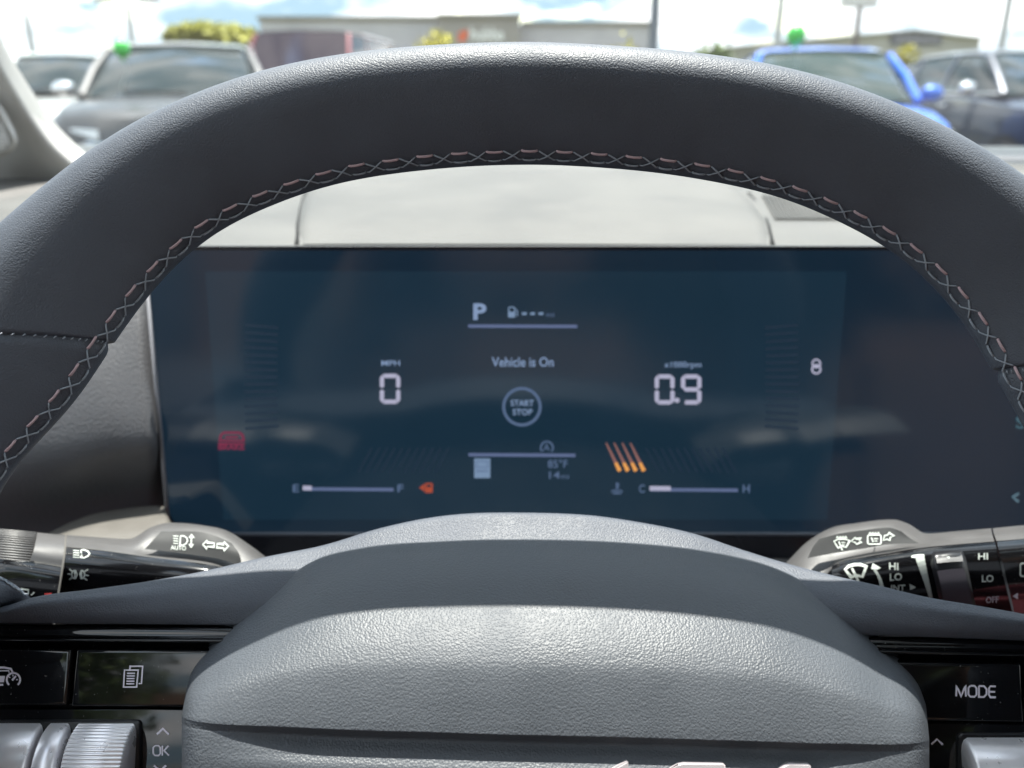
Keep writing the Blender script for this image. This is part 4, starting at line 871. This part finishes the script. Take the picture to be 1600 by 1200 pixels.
patch('end_face', [
  [(1558, 846, .2949), (1600, 842.5, .2949), (1700, 836, .2949)], [(1560, 858, .2915), (1603, 854, .2915), (1702, 848, .2915)], [(1566, 878, .2903), (1608, 874, .2903), (1708, 868, .2903)],
  [(1576, 918, .292), (1616, 914, .292), (1716, 908, .292)], [(1586, 962, .299), (1626, 960, .299), (1726, 952, .299)]], M['gloss'], rs, P, nc=20, sub=6)
kb = patch('slider_ring', [
  [(1453, 872, .2940), (1458, 863, .2928), (1470, 861, .2925), (1490, 859.5, .2922), (1503, 861, .2925), (1508, 868, .2935)],
  [(1454, 880, .2905), (1460, 870, .2893), (1472, 868, .289), (1490, 866.5, .2888), (1502, 868, .289), (1510, 876, .2900)],
  [(1459, 900, .2890), (1464, 890, .2878), (1476, 888, .2875), (1494, 886.5, .2873), (1507, 888, .2875), (1514, 896, .2885)],
  [(1466, 930, .2900), (1471, 925, .2888), (1483, 922, .2885), (1502, 920, .2883), (1514, 922, .2885), (1521, 930, .2895)],
  [(1474, 965, .296), (1478, 962, .295), (1490, 960, .295), (1510, 958, .295), (1522, 958, .295), (1528, 962, .296)]], M['black'], rs, P, nc=40, sub=6)
patch('slider_top', [[(1461, 866, .2905), (1482, 863.5, .2905), (1501, 863, .2905)], [(1463, 874, .2880), (1484, 871.5, .2880), (1504, 871, .2880)], [(1464, 880, .2868), (1485, 878, .2868), (1505, 877, .2868)]], M['stalk'], rs, P, nc=12, sub=4)
patch('slider_pad', [[(1464, 892, .2868), (1485, 889, .2868), (1506, 888, .2868)], [(1470, 915, .2866), (1492, 912, .2866), (1512, 911, .2866)], [(1477, 950, .290), (1500, 948, .290), (1520, 946, .290)]], mat('slider_grey', (.035, .03, .04), .5), rs, P, nc=12, sub=4)
LR = surf(['label_plate', 'lever'], .0003); GR = surf(['gloss_face'], .00015); ER = surf('end_face', .00015); KR = surf('slider_top', .00015)
def screen_icon(x, y, s, rear=False):
    sh = [('l', [(x-2*s, y-9*s + (2*s if i % 2 else 0)), (x+1*s, y-10*s), (x+1*s, y-8*s)], 1.4) for i in range(1)]
    sh += [('l', [(x-9*s+4.5*s*i, y-9*s), (x-7*s+4.5*s*i, y-12*s), (x-5*s+4.5*s*i, y-9*s)], 1.4) for i in range(4)]
    if rear: sh += [('l', rrect(x-11*s, y-8*s, x+11*s, y+7*s, 3*s), 2.0, True)]
    else: sh += [('l', [(x-13*s, y-4*s), (x-6*s, y-7.5*s), (x+6*s, y-7.5*s), (x+13*s, y-5*s), (x+7*s, y+6*s), (x, y+4*s), (x-6*s, y+7*s)], 2.0, True)]
    sh += [('l', [(x+1*s, y+11*s), (x-5*s, y-4*s)], 2.0), ('l', [(x-1*s, y-2*s), (x+6*s, y-2*s)], 1.4), ('l', [(x, y+2*s), (x+5*s, y+2*s)], 1.4)]
    return sh
mark('front_washer_symbol', screen_icon(1315, 850, .95), LR, M['white'], rs); mark('rear_washer_symbol', screen_icon(1366, 844, .95, True), LR, M['white'], rs)
mark('pull_arrow', [('l', [(1330, 846), (1336, 840), (1337, 842.5), (1346, 841), (1342, 845), (1346, 847), (1338, 851), (1336, 848)], 1.8, True)], LR, M['white'], rs)
mark('push_arrow', [('l', [(1380, 845), (1382, 837), (1386, 837), (1389, 833), (1397, 838), (1391, 840), (1390, 845), (1386, 843)], 1.8, True)], LR, M['white'], rs)
mark('wiper_symbol', [('l', [(1320.5, 890), (1326, 885), (1335, 882.5), (1345, 882.5), (1353.5, 885.5), (1347, 901), (1343, 900), (1338, 899), (1334, 900), (1330, 902)], 4.2, True), ('l', [(1331, 888), (1341, 908)], 3.6)], GR, M['white'], rs)
mark('curved_arrow', [('l', [(1366, 890), (1371, 897), (1375, 906), (1378, 918)], [3.5, 4.5, 5.5, 6.5]), ('f', [(1361, 889), (1363.5, 880), (1376, 887.5), (1369, 891)])], GR, M['white'], rs)
mark('speed_text', [text('HI', 1389, 879, 1403.5, 890, slope=.05, bold=.02)], GR, M['white'], rs)
mark('speed_text', [text('LO', 1390, 896, 1409, 907.5, slope=-.05, bold=.02)], GR, M['white'], rs)
mark('speed_text', [text('INT', 1392, 914, 1414, 923, slope=-.03, bold=.02)], GR, M['white'], rs)
mark('small_arrow', [('f', [(1421, 912), (1431, 917.5), (1422, 922)])], GR, M['white'], rs)
mark('wedge_mark', [('l', [(1437, 871), (1446, 903), (1455, 936)], [14, 9, 5]), ('l', [(1424, 870), (1444, 868.5)], [3, 6, 4])], GR, M['white'], rs)
mark('slider_arrow', [('f', [(1474, 868), (1483.5, 864), (1483.5, 873)])], KR, M['white'], rs)
mark('speed_text', [text('HI', 1528, 864.5, 1543.5, 874.5, slope=-.03, bold=.02)], GR, M['white'], rs)
mark('speed_text', [text('LO', 1534, 898.5, 1552, 909.5, slope=-.03, bold=.02)], GR, M['white'], rs)
mark('speed_text', [text('OFF', 1540, 932, 1560, 942, slope=-.05, bold=.01)], GR, M['greyprint'], rs)
mark('rear_wiper_symbol', [('l', rrect(1594, 880, 1622, 900, 3), 2.4, True)], ER, M['white'], rs)
mark('small_arrow', [('f', [(1582, 931), (1590, 926), (1590, 936)])], ER, M['greyprint'], rs)

# =================================================================== STEERING WHEEL
sw = thing('steering_wheel', 'dark leather steering wheel with cross stitching filling the foreground', 'steering wheel', Wp(868, 1150, -30))
U0 = np.array([1., 0, 0])
def uv(px, py): p = Wp(px, py) - WO; return np.array([p[0], np.dot(p, WV)])
OUT = [(-278, 1100), (-275, 1000), (-262, 860), (-235, 730), (-190, 612), (-130, 507), (-62, 418), (0, 358), (75, 295), (150, 237), (210, 199), (300, 155), (400, 119), (500, 96), (600, 82), (700, 75), (800, 71), (900, 74), (1000, 80), (1100, 90), (1200, 106), (1300, 132), (1400, 170), (1471, 204), (1547, 250), (1600, 287), (1700, 370), (1790, 474), (1862, 594), (1908, 722), (1936, 860), (1950, 1000), (1952, 1100)]
INN = [(-72, 1100), (-66, 990), (-48, 880), (-20, 800), (0, 757), (45, 703), (75, 673), (112, 633), (147, 582), (172, 541), (212, 484), (232, 458), (275, 410), (312, 379), (350, 353), (400, 330), (456, 307), (534, 284), (612, 271), (675, 264), (737, 259), (800, 257), (860, 257), (935, 261), (1035, 270), (1122, 284), (1180, 296), (1232, 310), (1272, 326), (1311, 343), (1350, 363), (1390, 385), (1416, 403), (1442, 426), (1469, 453), (1495, 482), (1516, 510), (1537, 545), (1555, 578), (1574, 614), (1600, 658), (1640, 745), (1672, 850), (1695, 970), (1704, 1100)]
CEN = (uv(-175, 1100) + uv(1828, 1100)) / 2
def polar(pts):
    q = np.array([uv(*p) for p in pts]) - CEN; a = np.arctan2(q[:, 1], q[:, 0]); r = np.hypot(q[:, 0], q[:, 1]); i = np.argsort(a); return a[i], r[i]
AO, RO = polar(OUT); AI, RI = polar(INN)
TT = np.linspace(-math.pi, math.pi, 1441)
def table(A_, R_):
    a = np.abs(TT) if False else TT
    q = np.where(TT >= 0, TT, -TT)
    r = cr_eval(R_[:, None], A_, np.clip(q, A_[0], A_[-1]))[:, 0]
    r = np.where(TT < 0, r * .985, r)
    k = np.exp(-.5 * (np.arange(-28, 29) / 10.) ** 2); k /= k.sum()
    return np.convolve(np.r_[r[-29:-1], r, r[1:29]], k, 'valid')
TO, TI = table(AO, RO) - .0018, table(AI, RI) + .0011
SEC = np.array([(1, 0), (.96, .36), (.87, .64), (.70, .87), (.50, .985), (.30, 1.0), (.05, .90), (-.26, .70), (-.55, .48), (-.78, .27), (-.94, .08), (-1, -.12), (-.95, -.38), (-.74, -.66), (-.4, -.86), (0, -.94), (.4, -.88), (.75, -.64), (.94, -.32)])
def sec_eval(t):   # periodic
    n = len(SEC); t = np.asarray(t, float) * n; i = np.floor(t).astype(int); f = (t - i)[:, None]
    p0, p1, p2, p3 = SEC[(i-1) % n], SEC[i % n], SEC[(i+1) % n], SEC[(i+2) % n]
    return .5*((2*p1) + (-p0+p2)*f + (2*p0-5*p1+4*p2-p3)*f**2 + (-p0+3*p1-3*p2+p3)*f**3)
RD = 14.0e-3
def rim_pt(a, t, lift=0.0, shrink=1.0):
    ro = np.interp(a, TT, TO); ri = np.interp(a, TT, TI); rc = (ro+ri)/2; h = (ro-ri)/2 * shrink
    s = sec_eval([t])[0]; s1 = sec_eval([t+.004])[0]; s0 = sec_eval([t-.004])[0]; ds = (s1-s0) * np.array([h, RD])
    nr = np.array([-ds[1], ds[0]]); nr = nr / np.linalg.norm(nr); c = s * np.array([h, RD*shrink])
    if np.dot(nr, c) < 0: nr = -nr
    rr = rc + c[0] + nr[0]*lift; ww = c[1] + nr[1]*lift
    d = np.array([math.cos(a), math.sin(a)])
    q = CEN + d * rr
    return WO + U0*q[0] + WV*q[1] + WN*ww
def ang(px, py): q = uv(px, py) - CEN; return math.atan2(q[1], q[0])
# even spacing of stitches along the inner edge
a_l, a_r = ang(-45, 860), ang(1690, 900)
samp = np.linspace(a_l, a_r, 900); tin = 10.4 / 19
pin = np.array([rim_pt(a, tin) for a in samp]); sl = np.r_[0, np.cumsum(np.linalg.norm(np.diff(pin, axis=0), axis=1))]
dens = np.cumsum(1 / (8.5e-3 + 1.2e-3 * np.sin(samp).clip(0, 1)**6) * np.r_[0, np.diff(sl)]); nst = int(dens[-1]); sa = np.interp(np.arange(nst + 1.0), dens, samp)
def rim_seg(name, a0, a1, m, n, nt=56, fade=True, k0=0., k1=0.):
    V = []; As = np.linspace(a0, a1, n)
    for a_i, a in enumerate(As):
        dd = min(abs(a - a0), abs(a - a1)) * .17; fr = a_i/(n-1); a_b = a
        sh = 1 - .075 * math.exp(-(dd/.0009)**2) if fade else 1
        u = np.interp(-a, -sa, np.arange(len(sa)))
        for k in range(nt):
            t = k/nt; q_ = sec_eval([t])[0][0]; a = a_b + (k0*(1-fr)**3 + k1*fr**3)*q_
            w_ = math.exp(-((t - 10.3/19)/.045)**2)
            lift = -.0003*w_*(.5 - .5*math.cos(2*math.pi*u)) if a_r < a < a_l else 0
            V.append(rim_pt(a, t, lift, sh))
    return obj(name, V, grid_faces(n, nt, True), m, sw)
aS = ang(0, 522); aS2 = ang(1700, 572); KS = ang(0, 522) - ang(172, 541); KS2 = ang(1700, 572) - ang(1560, 584)
rim_seg('rim_leather', aS, aS2, M['leather'], 520, k0=KS, k1=KS2)
rim_seg('rim_leather', math.pi, aS, M['leather'], 90, k1=KS)
rim_seg('rim_leather', aS2, 0, M['leather'], 90, k0=KS2)
rim_seg('rim_leather', 0, -math.pi, M['leather'], 120)
# seam threads across the rim
for a_0, k_ in ((aS, KS), (aS2, KS2)):
    parts = []
    for k in range(26):
        t = .16 + k*.0155; a_ = a_0 + k_*sec_eval([t])[0][0]
        parts.append(tube([rim_pt(a_ + .0005, t, .0000), rim_pt(a_ - .0022, t + .001, .0001), rim_pt(a_ - .0048, t + .002, -.0001)], .00016, 5))
    v, f = join(parts); tag(obj('seam_thread', v, f, M['thread_grey'], sw), kind='stuff')
# cross stitches
NTm = 1/19; dt = lambda mm: mm * 1e-3 / .0052 / 19 
for i in range(nst):
    a0, a1 = sa[i], sa[i+1]; am = (a0+a1)/2; w2 = (a1-a0)
    tc_ = 9.9/19 + (random.random()-.5)*dt(.4); tc_ += dt(.75); F_ = tc_ - dt(2.25); B_ = tc_ + dt(2.3)
    jit = (random.random()-.5)*dt(.5)
    A = lambda u: a0 + w2*u
    parts = []
    lf = .00022
    # the two crossing threads, split so they dive at the ends
    def path(p): return [rim_pt(A(u), t, l) for u, t, l in p]
    parts.append(tube(path([(-.24, F_, -.0002), (-.18, F_+dt(.3), .0002), (.02, tc_-dt(.5)+jit, .0004), (.22, B_-dt(.3), .0002), (.27, B_, -.0002)]), .00025, 5))
    parts.append(tube(path([(.24, F_, -.0002), (.18, F_+dt(.3), .0002), (.0, tc_-dt(.4)+jit, .0006), (-.2, B_-dt(.3), .0002), (-.27, B_, -.0002)]), .00022, 5))
    st = obj('stitch', *join(parts), M['thread_grey'], sw)
    obj('dash_thread', *tube(path([(.28, F_-dt(.15), -.0002), (.33, F_-dt(.1), .0003), (.5, F_, .00045), (.67, F_-dt(.05), .0003), (.72, F_, -.0002)]), .00037, 6), M['thread_rose'], st)
    obj('dash_thread', *tube(path([(.30, B_, -.0002), (.36, B_, .0002), (.5, B_+jit*.3, .00035), (.64, B_, .0002), (.70, B_, -.0002)]), .00030, 6), M['thread_grey'], st)

# ---- spoke trim (upper grained cover)
TU = [(-260, 975), (-120, 962), (-40, 955), (5, 948), (49, 934), (140, 921), (245, 906), (315, 893), (415, 870), (505, 852), (595, 825), (685, 807), (775, 801), (865, 802), (930, 806), (987, 814), (1081, 833), (1166, 861), (1225, 879), (1306, 900), (1369, 914), (1454, 934), (1526, 946), (1577, 955), (1640, 966), (1760, 985), (1900, 1005)]
def sh(row, dy, w_, wf=None): return [(x, y + dy(x) if callable(dy) else y + dy, w_(x) if callable(w_) else w_) for x, y in row]
lowy = lambda x: np.interp(x, [-260, 0, 360, 860, 1380, 1600, 1900], [970, 973, 977, 985, 993, 1001, 1012])
wtop = lambda x: np.interp(x, [-260, 0, 150, 300, 500, 700, 860, 1000, 1180, 1300, 1400, 1600, 1900], [-20, -24, -31, -40, -49, -52, -53, -52, -49, -42, -34, -26, -22])
wlow = lambda x: np.interp(x, [-260, 0, 300, 860, 1300, 1600, 1900], [-27, -28, -33, -33, -33, -28, -27])
def mixrow(f, wadd=0):
    return [(x, y + (lowy(x) - y) * f, wtop(x) + (wlow(x) - wtop(x)) * min(1, f*1.0) + wadd) for x, y in TU]
patch('spoke_cover', [sh(TU, 16, lambda x: wtop(x)-18), sh(TU, 4, lambda x: wtop(x)-5), sh(TU, 0, wtop), mixrow(.12, 2.2), mixrow(.35, 4.0), mixrow(.7, 3.5), mixrow(.95, 1.0), mixrow(1.0, -.8), sh([(x, lowy(x)) for x, _ in TU], -1, -46)], M['trim'], sw, Wp, nc=120, sub=5)

# ---- gloss black control panels left and right of the airbag
def band(xl, xr, ys_w, tilt):
    return [[(x, y + tilt*(x-(xl+xr)/2) , w_) for x in np.linspace(xl, xr, 6)] for y, w_ in ys_w]
patch('gloss_panel', band(-260, 420, [(974, -46), (976.5, -37), (978.5, -32.5), (983, -31.2), (991, -30.8), (995, -30.2), (999, -28.6), (1003, -29.5), (1006, -33), (1012, -35)], .008), M['gloss'], sw, Wp, nc=30, sub=4)
patch('gloss_panel.001', band(1340, 1900, [(998, -46), (1000, -37), (1002, -32.5), (1007, -31.2), (1014, -30.8), (1018, -30.2), (1023, -28.6), (1027, -29.5), (1030, -33), (1036, -35)], .02), M['gloss'], sw, Wp, nc=30, sub=4)
block('control_panel', [(-260, 1108), (230, 1109), (420, 1110), (420, 1500), (-260, 1500)], Wp, -30, -40, M['gloss'], sw, 1.0)
block('control_panel', [(1340, 1127), (1900, 1135), (1900, 1500), (1340, 1500)], Wp, -30, -40, M['gloss'], sw, 1.0)
block('switch_well', [(-260, 1006), (420, 1010), (420, 1112), (-260, 1112)], Wp, -35, -45, M['black'], sw, 0)
block('switch_well', [(1340, 1028), (1900, 1038), (1900, 1135), (1340, 1130)], Wp, -35, -45, M['black'], sw, 0)
b1 = block('button', [(-120, 1013), (111, 1014.5), (104, 1103), (-126, 1103)], Wp, -29.5, -36, M['gloss'], sw, 1.1, 4)
b2 = block('button', [(119, 1014.5), (420, 1017), (420, 1107), (110, 1105)], Wp, -29.5, -36, M['gloss'], sw, 1.1, 4)
b3 = block('button', [(1340, 1033), (1596, 1037), (1601, 1130), (1340, 1125)], Wp, -29.5, -36, M['gloss'], sw, 1.1, 4)
b4 = block('button', [(1604, 1037), (1900, 1042), (1905, 1134), (1609, 1130)], Wp, -29.5, -36, M['gloss'], sw, 1.1, 4)
TB = lambda x, y: Wp(x, y, -29.35)
TPn = lambda x, y: Wp(x, y, -29.85)
BM = mat('button_symbol', (.80, .76, .86), .5)
mark('cruise_symbol', [('l', [(-40, 1057), (-30, 1052), (-22, 1043), (6, 1043), (17, 1045), (20, 1051), (24, 1052)], 3.2), ('l', [(-18, 1048), (14, 1048), (14, 1051)], 2), ('l', [(-40, 1057), (-40, 1070), (5, 1070)], 3), ('f', [(-38, 1056), (8, 1056), (6, 1066), (-38, 1066)]), ('l', circ(21, 1062, 10.5, 22, -230, 50), 3), ('l', [(19, 1063), (25, 1056)], 3), ('l', [(13, 1057), (16, 1059)], 1.6), ('l', [(20, 1054), (20.5, 1057)], 1.6), ('l', [(28, 1062), (25, 1062)], 1.6)], TB, BM, b1)
mark('page_symbol', [('l', [(194.5, 1047), (216, 1047), (213.5, 1073.5), (193, 1073.5)], 2.2, True), ('l', [(203, 1046), (203.3, 1041), (223, 1041), (221, 1068), (216.5, 1068)], 2.2)] + [('l', [(198.5-.3*i, 1052+4.1*i), (211-.3*i, 1052+4.1*i)], 2) for i in range(5)], TB, BM, b2)
def outline_text(s, x0, y0, x1, y1, wd, slope=0):
    L_ = {'M': [[(0, 1), (0.05, 0), (.5, 1), (.92, 0), (1, 1)]], 'O': [[(.25, 0), (.75, 0), (1, .2), (1, .8), (.75, 1), (.25, 1), (0, .8), (0, .2), (.25, 0)]], 'D': [[(0, 0), (.65, 0), (1, .28), (1, .72), (.65, 1), (0, 1), (0, 0)]],
          'E': [[(1, 0), (.2, 0), (0, .2), (0, .8), (.2, 1), (1, 1)], [(0.05, .5), (.9, .5)]], 'K': [[(0, 0), (0, 1)], [(.95, 0), (.25, .5), (1, 1)], [(0, .5), (.25, .5)]]}
    W_ = {'M': 1.15, 'O': .95, 'D': .9, 'E': .8, 'K': .9}; gap = .28; tot = sum(W_[c] for c in s) + gap*(len(s)-1); k = (x1-x0)/tot; x = x0; out = []
    for c in s:
        for pl_ in L_[c]: out.append(('l', [(x + p[0]*W_[c]*k, y0 + p[1]*(y1-y0) + slope*(x + p[0]*W_[c]*k - x0)) for p in pl_], wd))
        x += (W_[c]+gap)*k
    return out
mark('mode_text', outline_text('MODE', 1494, 1071, 1556, 1088, 2.9, .025), TB, BM, b3)
mark('ok_text', outline_text('OK', 239.5, 1165, 264, 1180.5, 2.4), TPn, BM, sw)
mark('up_arrow', [('l', [(245, 1147.5), (254.5, 1138.5), (264, 1147.5)], 3)], TPn, BM, sw); mark('down_arrow', [('l', [(240.5, 1196), (250, 1204), (259.5, 1196)], 3)], TPn, BM, sw)
mark('up_arrow', [('l', [(1455.5, 1163), (1464, 1155), (1473, 1163.5)], 3)], TPn, BM, sw)
# rollers
def roller(name, x0, x1, y0, rad, w_c, m, ribs=0, lab=None, round_=1.2, yslope=0):
    a = Wp(x0, y0, w_c + rad*.55); b = Wp(x1, y0, w_c + rad*.55); n = 444 if ribs else 64; L_ = b[0]-a[0]
    ctr_v = np.dot(Wp((x0+x1)/2, y0, w_c) - WO, WV) - rad*1e-3*.80
    V = []; xs = [0, 0, .25, .6, 1.0]; prof = [(0, .72), (.15, .86), (.45, .95), (1.0, 1.0)]
    st = [(p[0]*round_*1e-3, p[1]) for p in prof]; st = st + [(L_ - s, r_) for s, r_ in reversed(st)]
    for s, r_ in st:
        for k in range(n):
            th = 2*math.pi*k/n; rr = rad*1e-3*r_
            if ribs: rr *= 1 - .028*(.5 + .5*math.cos(th*ribs))**1 * (1 if r_ > .9 else 0)
            V.append(WO + U0*(a[0] - WO[0] + s) + WV*(ctr_v + rr*math.sin(th)) + WN*(w_c*1e-3 + rr*math.cos(th)))
    F = grid_faces(len(st), n, True) + [tuple(range(n)), tuple((len(st)-1)*n + k for k in range(n))]
    return obj(name, V, F, m, sw, sharp=50 if not ribs else 60)
block('roller_recess', rrect(-90, 1126, 219, 1330, 8), Wp, -28.8, -34, M['black'], sw, 1.0)
block('roller_recess', rrect(1498, 1146, 1800, 1350, 8), Wp, -28.8, -34, M['black'], sw, 1.0)
roller('roller', -90, 60, 1134, 13, -33, M['silver'])
roller('roller', 64, 104, 1134, 13, -33, M['silver'])
roller('ribbed_roller', 109, 207, 1134, 13, -33, M['silver'], ribs=74)
roller('roller', 1509, 1790, 1156, 13, -33, M['silver'], round_=2.0)

# ---- airbag cover
T_ = [(296, 1050), (300, 1036), (309, 1021), (352, 978), (400, 938), (451, 900), (496, 873), (568, 855), (685, 845.5), (775, 842.5), (870, 843), (994, 848.5), (1087, 858), (1150, 869.5), (1197, 882), (1259, 910), (1306, 940), (1369, 991), (1421, 1032), (1436, 1052), (1444, 1072)]
C_ = [(284, 1118), (287, 1121), (298, 1124), (330, 1129), (385, 1132), (440, 1134), (500, 1137), (575, 1140), (685, 1143), (775, 1146), (870, 1148), (994, 1151), (1087, 1154), (1150, 1156), (1215, 1158), (1275, 1160), (1325, 1161), (1385, 1162), (1430, 1160), (1444, 1158), (1452, 1156)]
T_ = np.array(T_, float); C_ = np.array(C_, float)
ci = np.linspace(0, 1, len(T_))
cen_f = 1 - np.abs(np.linspace(-1, 1, len(T_)))          # 0 at the sides
edge = np.array([min(1, k) for k in np.minimum(np.arange(len(T_)), np.arange(len(T_))[::-1]) / 2.5])
def side(wv):      # the flanks roll back
    r = []
    for k in range(len(T_)):
        e = min(k, len(T_)-1-k); r.append(wv - {0: 13.0, 1: 6.5, 2: 2.6, 3: .6}.get(e, 0))
    return r
rows = []
def arow(f, wv, dy=0, wcorner=None):
    X = T_[:, 0] + (C_[:, 0]-T_[:, 0])*f; Y = T_[:, 1] + (C_[:, 1]-T_[:, 1])*f + dy; s = side(wv)
    return [(X[k], Y[k], s[k]) for k in range(len(T_))]
def toprow(dy, wv):
    return [(T_[k, 0], T_[k, 1] + dy, max(wv, -60) + (0 if 2 < k < len(T_)-3 else 2) - (4 if k in (0, len(T_)-1) else 0)) for k in range(len(T_))]
rows.append(toprow(10, -58)); rows.append(toprow(2.5, -46)); rows.append(toprow(0, -41))
for f, wv in ((.05, -36), (.12, -30), (.22, -23.5), (.38, -15.5), (.50, -10.5), (.60, -7.2), (.68, -5.3), (.80, -3.6), (.92, -2.4), (.985, -1.9)): rows.append(arow(f, wv))
tp = np.array([0, 0, .02, .12, .45, .8, 1, 1, 1, 1, 1, 1, 1, 1, 1, .9, .6, .25, .05, 0, 0])
def lrow(dy, base, ledge, x_in=0):
    s = side(base); return [(C_[k, 0] - (0), C_[k, 1] + dy*(1 if callable(dy) is False else 1), s[k] - ledge*tp[k]) for k in range(len(T_))]
rows.append(lrow(1.5, -1.8, 0)); rows.append(lrow(4, -1.9, .9)); rows.append(lrow(12, -1.9, 3.6)); rows.append(lrow(16, -1.7, 3.9))
rows.append(lrow(42, -1.2, 2.3)); rows.append(lrow(75, -1.0, .6)); rows.append(lrow(160, -1.5, 0)); rows.append(lrow(300, -4, 0)); rows.append(lrow(420, -12, 0)); rows.append(lrow(470, -30, 0))
patch('airbag_cover', rows, M['pad'], sw, Wp, nc=150, sub=6)
# emblem: only the upper tips of its letters are in the frame
def emb(poly): 
    bm = bmesh.new(); A = surf('airbag_cover', 0)
    tops = []; 
    for x, y in poly:
        q = A(x, min(y, 1560)); tops.append(q)
    a = [bm.verts.new(q + WN*.0014) for q in tops]; b = [bm.verts.new(q - WN*.0015) for q in tops]; n = len(a)
    f = bm.faces.new(a); bm.faces.new(b[::-1])
    for i in range(n): bm.faces.new((a[i], b[i], b[(i+1) % n], a[(i+1) % n]))
    bmesh.ops.bevel(bm, geom=list(f.edges), offset=.0004, segments=2, affect='EDGES')
    bmobj('emblem_stroke', bm, M['emblem'], sw)
emb([(950, 1203), (978, 1187), (981, 1189), (981, 1270), (950, 1270)])
emb([(1040, 1204), (1058, 1191), (1066, 1189), (1128, 1190), (1132, 1194), (1132, 1202), (1070, 1270), (1000, 1270), (981.5, 1250), (981.5, 1236)])
emb([(1205, 1210), (1222, 1194), (1230, 1190), (1261, 1191), (1265, 1195), (1265, 1270), (1210, 1270)])
emb([(1266, 1215), (1290, 1230), (1350, 1270), (1300, 1270), (1266, 1245)])
# leather horn of the rim that meets the left spoke
patch('spoke_leather', [
  [(-260, 880, -30), (-120, 884, -28), (-30, 893, -26), (2, 901, -26), (24, 914, -28), (42, 928, -33), (50, 936, -40)],
  [(-260, 900, -14), (-120, 902, -16), (-30, 908, -20), (-2, 913, -22), (18, 922, -25), (36, 932, -30), (44, 937, -36)],
  [(-260, 940, -10), (-120, 940, -12), (-30, 940, -18), (-6, 941, -22), (10, 944, -27), (22, 948, -32), (30, 952, -38)],
  [(-260, 985, -20), (-120, 980, -24), (-60, 972, -30), (-40, 968, -34), (-20, 965, -38), (-5, 963, -42), (5, 962, -46)]], M['leather'], sw, Wp, nc=40, sub=6)
SPL = surf('spoke_leather', .0003)
for k in range(6):
    x = 0 + k*8; y = 902 + k*5.2
    q = [SPL(x-2, y+1), SPL(x+3, y+6), SPL(x+9, y+6)]
    if all(a is not None for a in q): obj('stitch', *tube(q, .00035, 6), M['thread_grey'], sw)
